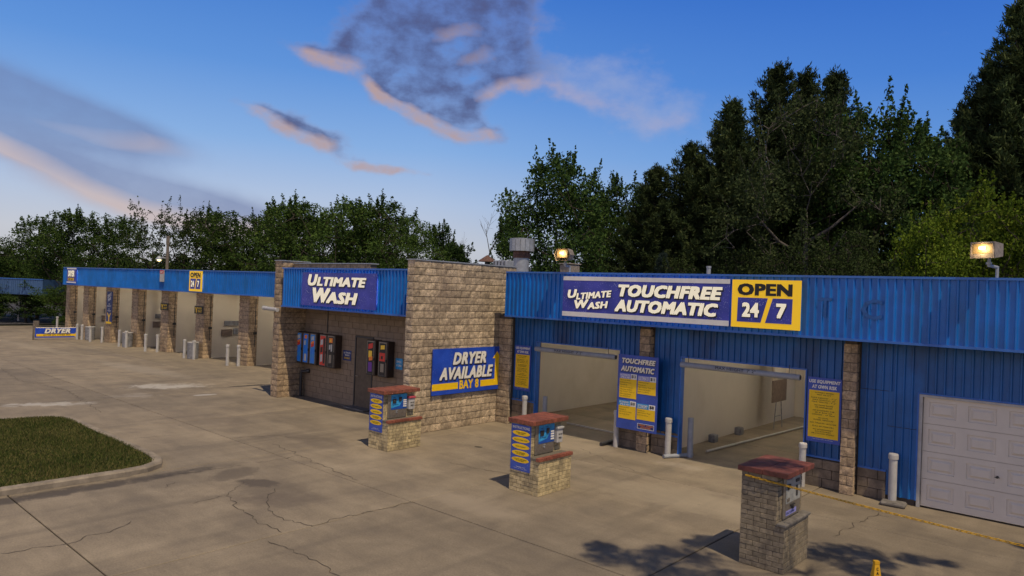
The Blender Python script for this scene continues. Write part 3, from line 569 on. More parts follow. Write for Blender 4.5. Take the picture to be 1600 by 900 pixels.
# bays
def bay(x0, x1):
    part('bay_wall', MB().box(x0 - .08, x0, YW + .201, YB, 0, 3.3), BEIGED, B3); part('bay_wall', MB().box(x1, x1 + .08, YW + .201, YB, 0, 3.3), BEIGED, B3)
    part('bay_ceiling', MB().box(x0, x1, YW + .201, YB, 3.2, 3.3), BEIGED, B3)
    for y in (18.6, 21.6, 24.4):  # unseen ceiling tubes, added to lift the brightness of the bay walls
        t = part('bay_fill_light', MB().box((x0 + x1) / 2 - .6, (x0 + x1) / 2 + .6, y - .06, y + .06, 3.14, 3.195), WHITEP, B3)
        part('tube', MB().cyl(((x0 + x1) / 2 - .55, y, 3.115), ((x0 + x1) / 2 + .55, y, 3.115), .02, n=8), TUBEM, t)
bay(-15.05, -10.0); bay(-9.3, -4.95)
part('back_wall', MB().box(-4.8, XE, YB, YB + .15, 0, 3.3).box(-15.1, -13.6, YB, YB + .15, 0, 3.3).box(-10.7, -8.9, YB, YB + .15, 0, 3.3).box(-5.7, -4.8, YB, YB + .15, 0, 3.3).box(-13.6, -10.7, YB, YB + .15, 2.7, 3.3).box(-8.9, -5.7, YB, YB + .15, 2.7, 3.3).box(XE - .1, XE, 16.5, YB, 0, 4.1), BEIGED, B3)
for y0 in (23.5, 24.6): part('side_window', MB().box(-9.295, -9.27, y0, y0 + .4, 1.35, 2.75), WINE, B3)
# garage door
gd = part('garage_door', MB().box(GD[0] + .05, GD[1] - .05, YW + .075, YW + .10, 0.02, GD[2]), GARW, B3)
sm = MB(); W = GD[1] - GD[0] - .14; sh = (GD[2] - .06) / 4
cs_ = [(W * (c + .5) / 4 - W * .088, W * (c + .5) / 4 + W * .088) for c in range(4)]; ed = [0] + [q for p_ in cs_ for q in p_] + [W]
for a, b in zip(ed[0::2], ed[1::2]): sm.box(a, b, 0, .03, .004, sh - .004)
for a, b in cs_: sm.box(a, b, 0, .03, .004, sh * .24).box(a, b, 0, .03, sh * .80, sh - .004)
for c in range(4):
    cx = W * (c + .5) / 4; a, b, z0, z1 = cx - W * .088, cx + W * .088, sh * .24, sh * .80
    rect = lambda i, y: [(a + i, y, z0 + i), (b - i, y, z0 + i), (b - i, y, z1 - i), (a + i, y, z1 - i)]
    v = rect(0, -.001) + rect(.010, .022) + rect(.045, .022) + rect(.085, -.006); f = []
    for r in range(3):
        for q in range(4): f.append((r * 4 + q, r * 4 + (q + 1) % 4, r * 4 + 4 + (q + 1) % 4, r * 4 + 4 + q))
    f.append((12, 13, 14, 15)); sm.add(v, f)
me = sm.mesh('door_section', GARW)
for r in range(4): put('door_section', me, gd, (GD[0] + .07, YW + .04, .03 + r * sh))
part('door_frame', MB().box(GD[0], GD[0] + .06, YW - .02, YW + .12, 0, GD[2] - .005).box(GD[1] - .06, GD[1], YW - .02, YW + .12, 0, GD[2] - .005).box(GD[0] + .06, GD[1] - .06, YW - .02, YW + .035, GD[2] - .05, GD[2] - .005), WHITEP, gd)
part('handle', MB().cyl((-2.08, YW + .04, .86), (-2.08, YW - .02, .86), .022, n=12).box(-2.12, -2.04, YW - .032, YW - .02, .853, .867), DARK, gd)
gh = MB()
for c_, a_, b_ in (('T', -5.28, -5.0), ('I', -4.68, -4.60), ('C', -4.42, -4.02)): letters(gh, c_, (a_, 3.74, b_, 4.16), 15.7015, .02)
part('letter_ghost', gh, simple('ghost_blue', (.012, .095, .33), .5, var=.2, scale=12), B3)
# faint old letter ghosts and bolts on the fascia
sb = MB()
for px_ in (-5.25, -4.9, -4.55, -4.2, -4.05): sb.box(px_, px_ + .03, 15.69, 15.72, 3.95 + random.uniform(-.25, .25), 4.0 + random.uniform(-.1, .1))
# height bars
def hbar(x0, x1, zl, zr, lab, lx):
    t = empty('height_bar', ((x0 + x1) / 2, 16.2, 2.2)); tag(t, lab, 'height bar', 'clearance bars at the automatic bays')
    h_ = (x1 - x0) / 2; part('pipe', MB().cyl((-h_, 0, zl - 2.2), (h_, 0, zr - 2.2), .068, n=20), GREYP, t, smooth=False)
    part('pipe_end', MB().cyl((h_, 0, zr - 2.2), (h_ + .004, 0, zr - 2.2), .052, n=16), DARK, t)
    mb = MB(); letters(mb, "MAX HEIGHT  7' 2\"", (-h_ + lx, .12 - .01 + zl - 2.33, -h_ + lx + 1.0, .18 + zl - 2.33), -.0705, .01); part('lettering', mb, BLK, t)
    for x in (-h_ + .2, h_ - .25): part('chain', MB().cyl((x, 0, .2), (x, 0, .42), .008, n=6), DARK, t)
hbar(-13.50, -10.68, 2.37, 2.37, 'grey clearance pipe hanging across the left automatic bay opening', .75)
hbar(-8.73, -5.78, 2.37, 2.36, 'grey clearance pipe hanging across the right automatic bay opening', .95)

# ================= centre building
B2 = rel(bparent('office_building', 'small split stone and painted block building with blue fascia, dark door and vending wall', 'building', (-19, 14.2, 0)), (-19, 14.2, 0))
YC = 14.2
part('building_core', MB().box(-22.85, -15.32, YC + .012, 24, 0, 4.3), PAINTJ, B2)
bk = empty('back_wall', (-19, YC, 0), parent=B2)
DX0, DX1, DZ = -19.60, -18.72, 2.32
courses(bk, (-22.85, YC, 0), 0, 7.55, 3.4, PAINTB, 'flat', holes=((DX0 - .05 + 22.85, DX1 + .05 + 22.85, 0, 2.4),), lmt=300)
part('door_reveal', MB().box(DX0 - .05, DX0, YC - .01, YC + .09, 0, DZ + .05).box(DX1, DX1 + .05, YC - .01, YC + .09, 0, DZ + .05).box(DX0, DX1, YC - .01, YC + .09, DZ, DZ + .05), DARK, B2)
dr = part('door', MB().cbox(DX0 + .01, DX1 - .01, YC + .03, YC + .07, .02, DZ - .01, .006), DOORM, B2)
part('handle', MB().cyl((DX0 + .09, YC + .03, 1.05), (DX0 + .09, YC - .03, 1.05), .02).box(DX0 + .07, DX0 + .2, YC - .04, YC - .025, 1.04, 1.06), STEEL, dr)
ds = part('door_notice', MB().box(DX0 + .30, DX0 + .66, YC + .022, YC + .0295, 1.42, 1.78), simple('notice_grey', (.34, .42, .46), .5), dr)
mb = MB(); letters(mb, 'OPEN', (DX0 + .34, 1.67, DX0 + .62, 1.75), YC + .019, .03); letters(mb, '24 HOURS', (DX0 + .34, 1.57, DX0 + .62, 1.64), YC + .019, .02); letters(mb, '7 DAYS', (DX0 + .38, 1.46, DX0 + .58, 1.54), YC + .019, .02); part('door_lettering', mb, NAVY, dr)
part('threshold', MB().cbox(DX0 - .1, DX1 + .1, YC - .35, YC - .01, 0.001, .05, .01), CAPC, B2)
# stone side wall, visible face looks towards +X
X_S, YS0, YS1, ZS = -15.0, 12.70, 16.93, 4.80
sw = part('stone_wall', MB().box(X_S - .27, X_S - .03, YS0 + .03, YS1, 0, ZS - .03), MORT, B2)
courses(sw, (X_S, YS0 + .0, 0), math.pi / 2, YS1 - YS0, ZS, STONE, 'split', lmt=272)
courses(sw, (X_S - .30, YS0 + .0, 0), 0, .29, ZS, STONE, 'split', bw=.3, lmt=28, stag=False)
part('wall_cap', MB().box(X_S - .32, X_S + .03, YS0 - .03, YS1, ZS, ZS + .03), GALV, sw)
wp = part('wing_pillar', MB().box(-23.12, -22.72, 13.2, YC + .1, 0, 4.76), MORT, B2)
courses(wp, (-23.15, 13.18, 0), 0, .44, 4.8, PILB, 'split', bw=.44, lmt=60); courses(wp, (-22.70, 13.20, 0), math.pi / 2, 1.0, 4.8, PILB, 'split', lmt=90)
part('wall_cap', MB().box(-23.18, -22.66, 13.15, 14.3, 4.8, 4.83), GALV, wp)
pp = part('parapet', MB().box(-22.65, -18.2, 13.63, 13.85, 4.2, 4.7), MORT, B2)
courses(pp, (-22.65, 13.60, 4.32), 0, 4.45, .4, PILB, 'flat', lmt=60)
part('parapet_cap', MB().box(-22.66, -18.15, 13.56, 13.9, 4.722, 4.752), GALV, pp)
fascia(B2, -22.50, -15.33, 13.10, 3.22, 4.555, BLUE, BLUET, ends=False)
part('soffit', MB().box(-22.62, -15.33, 13.21, YC + .07, 3.36, 3.40), PAINTB, B2)
part('roof', MB().box(-22.62, -15.33, 13.22, 24, 4.31, 4.36), ROOFM, B2)
part('standpipe', MB().cyl((-22.58, 14.02, 0), (-22.58, 14.02, .88), .05, n=12).cyl((-22.58, 14.02, .88), (-22.3, YC, .92), .05, n=12).cyl((-22.38, 14.13, .91), (-22.3, YC - .01, .925), .075, n=12), DARK, B2)
part('conduit', MB().cyl((-21.28, YC - .02, 2.36), (-21.28, YC - .02, 3.34), .014, n=6), DARK, B2)

# ================= self-serve bay building (left, slightly turned)
o0 = L(-38, 18.55); B1 = rel(bparent('self_serve_bay_building', 'long row of open beige self-serve wash bays under a blue fascia', 'building', o0, HEADL), (-38, 18.55, 0))
YF, YP = 18.55, 18.95
fascia(B1, -52.10, -25.5, YF, 3.38, 4.50, BLUE, BLUET)
part('roof', MB().box(-52.05, -24.5, YF + .25, 26.5, 4.2, 4.3).box(-52.0, -24.5, YF + .12, 26.5, 3.45, 3.52), BEIGE, B1)
PC = [(-52.30, .62), (-49.45, .80), (-46.12, .82), (-42.62, .82), (-39.02, .84), (-35.28, .84), (-31.18, .88), (-27.4, .9)]
for c, w in PC:
    a, b = c - w / 2, c + w / 2
    pl = part('pillar', MB().box(a + .03, b - .03, YP + .03, YP + .45, 0, 3.44), MORT, B1)
    courses(pl, (a, YP, 0), 0, w - .01, 3.4, PILB, 'split', bw=w / 2, lmt=60); courses(pl, (b, YP + .01, 0), math.pi / 2, .46, 3.4, PILB, 'split', bw=.46, lmt=40)
    part('conduit', MB().cyl((b - .09, YP - .01, 0), (b - .09, YP - .01, 0.001), .001, n=3).box(b + .001, b + .02, YP + .32, YP + .35, .9, 3.2).box(b + .001, b + .05, YP + .26, YP + .42, 1.5, 1.62), DARK, pl)
    part('bay_partition', MB().box(b - .16, b - .02, YP + .47, 26.4, 0, 3.44), BEIGE, B1)
    if c < -30:
        for y in (20.5, 23.5):  # added fill tubes, out of view under the self-serve roof
            t = part('bay_fill_light', MB().box(b + .9, b + 2.1, y - .05, y + .05, 3.38, 3.445), WHITEP, B1)
            part('tube', MB().cyl((b + .95, y, 3.355), (b + 2.05, y, 3.355), .018, n=8), TUBEM, t)
# ------------------------------------------------------------------ wash bay control boards on the partitions
def board(s, n0, n1, z0, z1, mat, label, cat='panel'):
    o = put('wall_panel', MB().cbox(0, n1 - n0, -.04, 0, 0, z1 - z0, .008).mesh('wall_panel', mat), None, L(s, n0, z0)); o.rotation_euler = (0, 0, HEADL + math.pi / 2); tag(o, label, cat, 'wash panels on the bay partitions'); return o
GREYPL = simple('grey_plate', (.20, .20, .21), .5, var=.25, scale=9); BRNPL = simple('brown_plate', (.17, .125, .10), .5, var=.2, scale=9)
for i, (s, dd, nm) in enumerate(((-34.85, 0, 'bay beside the wing wall'), (-42.2, -.1, 'bay left of the hanging open sign'), (-49.05, -.15, 'second bay from the far end'))):
    board(s, 20.05 + dd, 20.9 + dd, 1.66, 1.92, GREYPL, 'grey instruction plate on the beige partition of the ' + nm)
    board(s, 19.92 + dd, 20.52 + dd, 1.12, 1.48, BRNPL, 'brown tray under the grey plate in the ' + nm)
    board(s, 20.6 + dd, 20.86 + dd, 1.20, 1.52, GREYPL, 'small square box beside the brown tray in the ' + nm)

# ------------------------------------------------------------------ signs
def sign(name, label, loc, rz, W, H, mat, thick=.03, frame=None, cat='sign', group=None):
    t = empty(name, loc, rz); tag(t, label, cat, group)
    part('sign_panel', MB().box(0, W, 0, thick, 0, H), mat, t)
    return t
def halo(t, W, H, gap=.05, mat=None):
    mb = MB(); g = .15
    mb.box(g, W - g, gap * .3, gap * .75, H - g - .02, H - g).box(g, W - g, gap * .3, gap * .75, g, g + .02).box(g, g + .02, gap * .3, gap * .75, g + .02, H - g - .02).box(W - g - .02, W - g, gap * .3, gap * .75, g + .02, H - g - .02)
    for v in range(len(mb.v)): mb.v[v] = (mb.v[v][0], mb.v[v][1] + .028, mb.v[v][2])
    part('back_light', mb, mat or LEDW, t)
# ULTIMATE WASH over the door
W, H = 4.02, 1.09; t = sign('fascia_sign', 'blue ULTIMATE WASH sign with cream letters on the centre fascia above the door', (-21.09, 13.0, 3.32), 0, W, H, PSIGN)
fr = (0, 0, W, H); halo(t, W, H)
shadowed(t, [('U', .09, .05, .235, .40), ('LTIMATE', .222, .125, .88, .395), ('W', .165, .45, .42, .90), ('ASH', .36, .555, .78, .895)], CREAML, -.012, fr, .058, .22, d=.022)
# long TOUCHFREE banner
W, H = 4.87, 1.09; t = sign('fascia_banner', 'long purple-blue TOUCHFREE AUTOMATIC banner with white bars on the right fascia', (-12.12, 15.63, 3.425), 0, W, H, PSIGN)
halo(t, W, H); fr = (0, 0, W, H)
part('white_bar', MB().box(0, W, -.006, 0, H * .90, H), WHITEBAR, t); part('white_bar', MB().box(0, W, -.006, 0, 0, H * .115), WHITEBAR, t)
fx_ = lambda x: (x + 12.12) / W
shadowed(t, [('U', fx_(-11.95), .33, fx_(-11.62), .54), ('LTIMATE', fx_(-11.66), .37, fx_(-10.50), .53)], CREAML, -.016, fr, .050, .22, rot=math.radians(5.5), d=.014)
shadowed(t, [('W', fx_(-11.70), .575, fx_(-11.22), .79), ('ASH', fx_(-11.28), .61, fx_(-10.60), .78)], CREAML, -.016, fr, .050, .22, rot=math.radians(5.5), d=.014)
shadowed(t, [('TOUCHFREE', fx_(-10.30), .17, fx_(-7.42), .46), ('AUTOMATIC', fx_(-10.40), .53, fx_(-7.52), .82)], CREAML, -.016, fr, .060, .22, d=.022)
# OPEN 24/7
def open_sign(label, loc, rz, W, H, led):
    t = sign('open_sign', label, loc, rz, W, H, YELL, group='yellow open signs'); fr = (0, 0, W, H)
    pts = lambda q: [(a * W, (1 - b) * H) for a, b in q]
    part('number_field', MB().poly(pts(((.096, .375), (.54, .375), (.445, .885), (.09, .885))), -.004, 0), PSIGN, t); part('number_field', MB().poly(pts(((.61, .375), (.89, .375), (.885, .885), (.51, .885))), -.004, 0), PSIGN, t)
    words(t, [('OPEN', .085, .075, .885, .33)], BLK, -.006, bold=.055, fr=fr)
    shadowed(t, [('24', .165, .475, .42, .78), ('7', .665, .475, .81, .78)], CREAML, -.016, fr, .05, 0.0, d=.014)
    return t
t = open_sign('large yellow OPEN 24/7 sign at the right end of the long banner', (-7.20, 15.64, 3.425), 0, 1.57, 1.085, 0)
p = L(-35.52, 18.44, 3.43); t = open_sign('small glowing yellow OPEN 24/7 sign on the far left fascia', p, HEADL, 1.25, 1.03, 1); halo(t, 1.25, 1.03)
p = L(-51.25, 18.45, 3.50); W, H = 1.48, .97; t = sign('fascia_sign', 'small dark DRYER sign glowing at the far end of the left fascia', p, HEADL, W, H, PSIGN); halo(t, W, H)
part('white_bar', MB().box(0, W, -.006, 0, H * .91, H), WHITEBAR, t); part('white_bar', MB().box(0, W, -.006, 0, 0, H * .09), WHITEBAR, t)
shadowed(t, [('DRYER', .15, .17, .82, .58)], CREAML, -.014, (0, 0, W, H), .06, .1, d=.014)
part('arrow_plate', MB().box(W * .14, W * .76, -.006, 0, H * .16, H * .34), YEL, t); words(t, [('EXIT BAY', .2, .69, .7, .81)], BLK, -.009, bold=.03, fr=(0, 0, W, H))
# DRYER AVAILABLE on the stone wall
W, H = 2.83, 1.31; t = sign('wall_sign', 'bright blue DRYER AVAILABLE BAY 8 sign with yellow arrow on the stone wall', (-14.915, 13.42, 1.02), math.pi / 2, W, H, BSIGN); fr = (0, 0, W, H)
shadowed(t, [('DRYER', .27, .09, .755, .36), ('AVAILABLE', .09, .41, .865, .685)], WHT, -.014, fr, .05, .25, d=.024)
words(t, [('BAY 8', .375, .71, .655, .915)], YEL, -.008, bold=.035, fr=fr)
q = lambda pts: [(a * W, (1 - b) * H) for a, b in pts]
part('arrow', MB().poly(q(((0, .755), (.355, .755), (.355, .90), (0, .90))), -.005, 0), YEL, t)
part('arrow', MB().poly(q(((.685, .755), (.900, .755), (.900, .27), (.862, .27), (.930, .11), (.992, .27), (.960, .27), (.960, .90), (.685, .90))), -.005, 0), YEL, t)
# price board
W, H = 1.20, 1.94; t = sign('price_board', 'tall blue TOUCHFREE AUTOMATIC price board with four yellow cards on a stone pillar', (-10.45, 15.98, .555), 0, W, H, PANEL); fr = (0, 0, W, H)
shadowed(t, [('TOUCHFREE', .10, .045, .94, .115), ('AUTOMATIC', .08, .15, .92, .225)], CREAM, -.014, fr, .055, .22, d=.010)
TX = {0: ['Underbody Wash', 'Bubbling Shampoo', 'Presoak x2', 'Ultimate Protectant', 'Clearcoat Sealant', 'High Pressure Wash x2', 'Clear Coat Rinse', 'Spot Free Rinse'], 1: ['Underbody Wash', 'Presoak x2', 'High Pressure Wash x2', 'Clearcoat Sealant', 'Spot Free Rinse'], 2: ['Underbody Wash', 'Presoak x2', 'High Pressure Wash', 'Spot Free Rinse'], 3: ['Presoak x2', 'High Pressure Wash', 'Spot Free Rinse']}
for i, (x0, x1, z0, zh, z1, tt, pr) in enumerate(((.05, .485, .255, .325, .585, ('ULTIMATE', 'PLUS'), '$13'), (.515, .96, .262, .330, .505, ('ULTIMATE',), '$11'), (.05, .485, .620, .690, .865, ('ECONOMY', 'PLUS'), '$10'), (.515, .96, .632, .70, .845, ('ECONOMY',), '$8'))):
    part('card_header', MB().box(x0 * W, (x0 + (x1 - x0) * .66) * W, -.004, 0, (1 - zh) * H, (1 - z0) * H), LAV if i < 2 else SKYB, t)
    part('price_tag', MB().box((x0 + (x1 - x0) * .66) * W, x1 * W, -.005, 0, (1 - zh) * H, (1 - z0) * H), WHT, t)
    part('price_card', MB().box(x0 * W, x1 * W, -.004, 0, (1 - z1) * H, (1 - zh) * H), YEL, t)
    w_ = x1 - x0; k = len(tt); words(t, [(s_, x0 + .02 + .02 * j, z0 + .01 + j * .03, x0 + w_ * (.6), z0 + .01 + .05 / k + j * .03) for j, s_ in enumerate(tt)], WHT, -.006, bold=.03, shear=.2, fr=fr)
    words(t, [(pr, x0 + w_ * .70, z0 + .012, x1 - .025, zh - .012)], BLK, -.008, bold=.05, fr=fr)
    nl = len(TX[i]); words(t, [(s_, x0 + .015, zh + .014 + j * .0305, x0 + .015 + min(w_ * .9, len(s_) * .018), zh + .014 + j * .0305 + .016) for j, s_ in enumerate(TX[i])], BLK, -.007, bold=.0, fr=fr)
part('badge', MB().box(.54 * W, .95 * W, -.003, 0, (1 - .965) * H, (1 - .895) * H), NAVY, t)
part('badge_border', MB().box(.54 * W, .95 * W, -.005, -.003, (1 - .90) * H, (1 - .895) * H).box(.54 * W, .95 * W, -.005, -.003, (1 - .965) * H, (1 - .96) * H).box(.54 * W, .548 * W, -.005, -.003, (1 - .96) * H, (1 - .90) * H).box(.942 * W, .95 * W, -.005, -.003, (1 - .96) * H, (1 - .90) * H), WHT, t)
words(t, [('CREDIT CARDS', .57, .907, .92, .928), ('ACCEPTED', .62, .934, .87, .955)], ORG_, -.006, bold=.03, fr=fr)
# risk signs
RT = ['SLIPPERY WHEN', 'WET OR ICY', '', "MAX HEIGHT - 7' 2\"", "MAX LENGTH - 20'", "MAX WIDTH - 7' 6\"", '', 'NO SNOW PLOWS', 'OR HARNESSES', '', 'NO EXTENDED CAB', "W/ 8' BOX OR", "LONGER - 19' MAX", '', 'NO DUAL', 'WHEEL VEHICLES', '', 'NO TRAILER HITCHES', '', 'PULL IN MIRRORS', '', 'NO AFTERMARKET', 'ACCESSORIES', 'OR CUSTOM WHEELS']
def risk(label, x, z, W, H):
    t = sign('warning_sign', label, (x, 16.262, z), 0, W, H, PANEL, group='use at own risk signs'); fr = (0, 0, W, H)
    words(t, [('USE EQUIPMENT', .04, .035, .96, .095), ('AT OWN RISK', .13, .115, .86, .17)], WHT, -.005, bold=.045, shear=.12, fr=fr)
    part('yellow_field', MB().box(.05 * W, .94 * W, -.004, 0, .07 * H, .80 * H), YEL, t)
    it = []; z_ = .225; 
    for s_ in RT:
        if s_: w_ = min(.78, len(s_) * .042); it.append((s_, .495 - w_ / 2, z_, .495 + w_ / 2, z_ + .019)); z_ += .0315
        else: z_ += .018
    words(t, it, BLK, -.007, bold=.006, shear=.1, fr=fr); words(t, [('Not responsible for damage', .2, .945, .8, .96)], WHT, -.005, bold=.0, fr=fr)
risk('yellow USE EQUIPMENT AT OWN RISK sign between the right bay and stone pillar', -5.63, .98, .72, 1.42)
risk('yellow USE EQUIPMENT AT OWN RISK sign left of the left bay', -14.36, 1.06, .62, 1.36)
# left building pillar signs
def lsign(label, s, z, W, H, mat, group=None): return sign('pillar_sign', label, L(s, 18.90, z), HEADL, W, H, mat, group=group)
t = lsign('tall narrow blue banner with a yellow Y on the third bay pillar', -46.24, 1.15, .74, 1.95, NAVY); fr = (0, 0, .74, 1.95)
words(t, [('SPOT', .12, .07, .9, .17), ('FREE', .18, .20, .8, .28)], WHT, -.006, bold=.04, shear=.3, rot=.35, fr=fr); words(t, [('WE', .36, .37, .64, .41), ('HAVE IT', .14, .43, .86, .48), ('BAY', .36, .53, .64, .56), ('WASH', .2, .58, .8, .62)], WHT, -.006, bold=.03, fr=fr)
part('yellow_y', MB().poly([(.10, .66), (.18, .66), (.37, .46), (.56, .66), (.64, .66), (.42, .38), (.42, .14), (.32, .14), (.32, .38)], -.005, 0), YEL, t); part('yellow_band', MB().box(0, .74, -.005, 0, 0, .12), YEL, t)
for s_, z_, lab in ((-39.42, 2.28, 'small black sign with yellow Y on the fifth bay pillar'), (-35.75, 2.27, 'small black sign with yellow Y on the sixth bay pillar, under the open sign')):
    t = lsign(lab, s_, z_, .84, .40, BLK, 'black pillar signs with a yellow Y')
    part('yellow_y', MB().poly([(.06, .34), (.13, .34), (.19, .22), (.25, .34), (.32, .34), (.225, .16), (.225, .05), (.155, .05), (.155, .16)], -.005, 0), YEL, t)
    words(t, [('ENTER', .45, .18, .86, .42), ('EXACT', .42, .54, .90, .80)], YEL, -.006, bold=.03, fr=(0, 0, .84, .40))
# meter on fascia
t = sign('fascia_plate', 'small red and white plate below the light pole on the left fascia', L(-38.75, 18.47, 3.84), HEADL, .42, .62, WHITEP, .05); part('red_band', MB().box(0, .42, -.004, 0, .44, .62), REDP, t); words(t, [('EXIT', .15, .08, .85, .24)], WHT, -.007, bold=.03, fr=(0, 0, .42, .62))
# DRYER ground sign
a, b = Vector((-50.2, 12.84, 0)), Vector((-50.0, 15.15, 0)); rz = math.atan2(b.y - a.y, b.x - a.x); W = (b - a).length; H = .60
t = empty('ground_sign', a, rz); tag(t, 'low blue DRYER sign with yellow arrow between posts on the far left pavement', 'sign'); fr = (0, .13, W, H)
part('sign_panel', MB().box(.03, W, 0, .04, .13, .13 + H), BSIGN, t); part('post', MB().box(-.09, 0, -.03, .07, 0, 1.0), WOODG, t); part('post', MB().box(W + .01, W + .09, -.03, .07, 0, .75), WOODG, t)
part('post_box', MB().cbox(-.06, .22, .0, .2, .82, 1.15, .01), WOODG, t)
shadowed(t, [('DRYER', .22, .08, .81, .56)], WHT, -.012, fr, .055, .25, d=.02)
part('arrow', MB().poly([(.10, .21), (W * .92, .21), (W * .92, .14), (W * .985, .28), (W * .92, .42), (W * .92, .35), (.10, .35)], -.006, 0), YEL, t); words(t, [('ENTER ON OTHER SIDE', .2, .66, .82, .80)], BLK, -.009, bold=.03, fr=fr)
part('sign_light', MB().box(.1, W - .1, .06, .10, .70, .73), LEDW2, t)

# ------------------------------------------------------------------ vending machines etc.
def vend(x, w, label, cols, z0=1.20, z1=2.32):
    t = empty('vending_machine', (x, YC - .004, z0)); tag(t, label, 'vending machine', 'narrow vending machines on the painted wall'); h = z1 - z0
    part('case', MB().cbox(0, w, -.27, 0, 0, h, .012), BROWN, t); part('front_frame', MB().box(.05, w - .05, -.285, -.272, .03, h - .03), STEEL, t)
    part('lit_panel', MB().box(.08, w - .08, -.292, -.286, .06, h - .06), cols[0], t)
    for i, (a, b, c, d_, sk) in enumerate(cols[1]):
        z_a, z_b = .06 + a * (h - .12), .06 + b * (h - .12); xa, xb = .08 + c * (w - .16), .08 + d_ * (w - .16)
        pts = [(xa, z_a), (xb, min(h - .06, z_a + sk)), (xb, min(h - .06, z_b + sk)), (xa, z_b)]; part('graphic', MB().poly(pts, -.2935 - .0005 * i, -.292), cols[2][i], t)
    part('coin_slot', MB().box(w - .055, w - .03, -.30, -.286, h * .42, h * .5), DARK, t); part('tray', MB().box(.08, w - .08, -.302, -.2925, .02, .055), DARK, t)
    return t
vA = (VC, ((.30, .48, .1, .9, .05), (.55, .66, .15, .85, .06), (.66, .74, .15, .85, .06), (.05, .2, .2, .8, .0), (.80, .93, .2, .8, .03)), (VB, VR, VO, VB, VW))
vB = (VB, ((.84, .96, .25, .8, .0), (.60, .76, .15, .5, .02), (.60, .76, .55, .85, .02), (.05, .30, .25, .75, .0)), (VO, VW, VC, VW))
vC = (VR, ((.05, .92, .62, .98, .02), (.1, .35, .1, .5, .03), (.42, .60, .08, .5, .03), (.68, .86, .08, .55, .03)), (VK, VW, VK, VW))
vD = (VK, ((.80, .96, .2, .85, 0), (.84, .90, .35, .6, 0), (.56, .72, .2, .48, .02), (.50, .74, .56, .8, .02), (.1, .38, .25, .7, .02)), (VO, VY, VW, VW, STEEL))
vE = (VK, ((.76, .92, .15, .9, .06), (.5, .72, .2, .8, .0), (.40, .52, .3, .9, .03), (.06, .36, .2, .85, .0)), (VR, VY, VO, VP))
vF = (VK, ((.80, .93, .2, .85, .02), (.44, .70, .05, .95, .0), (.5, .6, .3, .6, .0), (.1, .36, .25, .8, .0)), (VY, VR, VK, STEEL))
vend(-22.83, .43, 'blue vending machine with red stripe, at the left end of the row', vA); vend(-22.39, .43, 'deep blue vending machine with orange top, second from the left end', vB); vend(-21.95, .43, 'blue vending machine with red stripe, next to the vertical conduit', vA)
vend(-21.34, .46, 'red and black vending machine right of the vertical conduit', vC); vend(-20.87, .47, 'black vending machine with orange emblem, left of the small blue notice', vD)
vend(-18.66, .46, 'black vending machine with red, yellow and purple panels just right of the door', vE); vend(-18.05, .47, 'black and red vending machine farther right of the door', vF)
t = sign('notice', 'small dark blue notice between the vending machines and the door', (-20.30, YC - .012, 1.50), 0, .46, .34, NAVY, .01); words(t, [('ULTIMATE', .1, .15, .9, .32), ('WASH', .22, .38, .78, .55)], WHT, -.005, bold=.02, fr=(0, 0, .46, .34)); words(t, [('REWARDS', .15, .66, .85, .84)], YEL, -.005, bold=.02, fr=(0, 0, .46, .34))
t = sign('notice', 'light blue notice right of the last vending machine', (-17.50, YC - .012, 1.48), 0, .34, .34, SKYB, .01); words(t, [('SMILE', .15, .2, .85, .42), ('ON CAMERA', .12, .55, .88, .75)], WHT, -.005, bold=.02, fr=(0, 0, .34, .34))
t = empty('yellow_gauge', (-16.66, 13.9, 0)); tag(t, 'yellow and green strip post tucked behind the stone wall edge', 'post'); part('post', MB().box(0, .05, 0, .04, 0, 2.05), DARK, t); part('yellow_strip', MB().box(.052, .13, 0, .03, 1.2, 2.05), YEL, t); part('black_strip', MB().box(-.05, -.002, 0, .03, 1.5, 1.95), BLK, t)
t = empty('security_lamp', (-23.0, 13.02, 3.08)); tag(t, 'white tubular lamp sticking out at the left end of the centre fascia', 'lamp'); part('housing', MB().cyl((-.50, 0, .03), (.38, 0, .0), .07, n=14).cyl((-.55, 0, .032), (-.50, 0, .03), .09, n=14), WHITEP, t, smooth=False); part('bracket', MB().box(-.03, .03, .03, .16, -.02, .06), WHITEP, t)

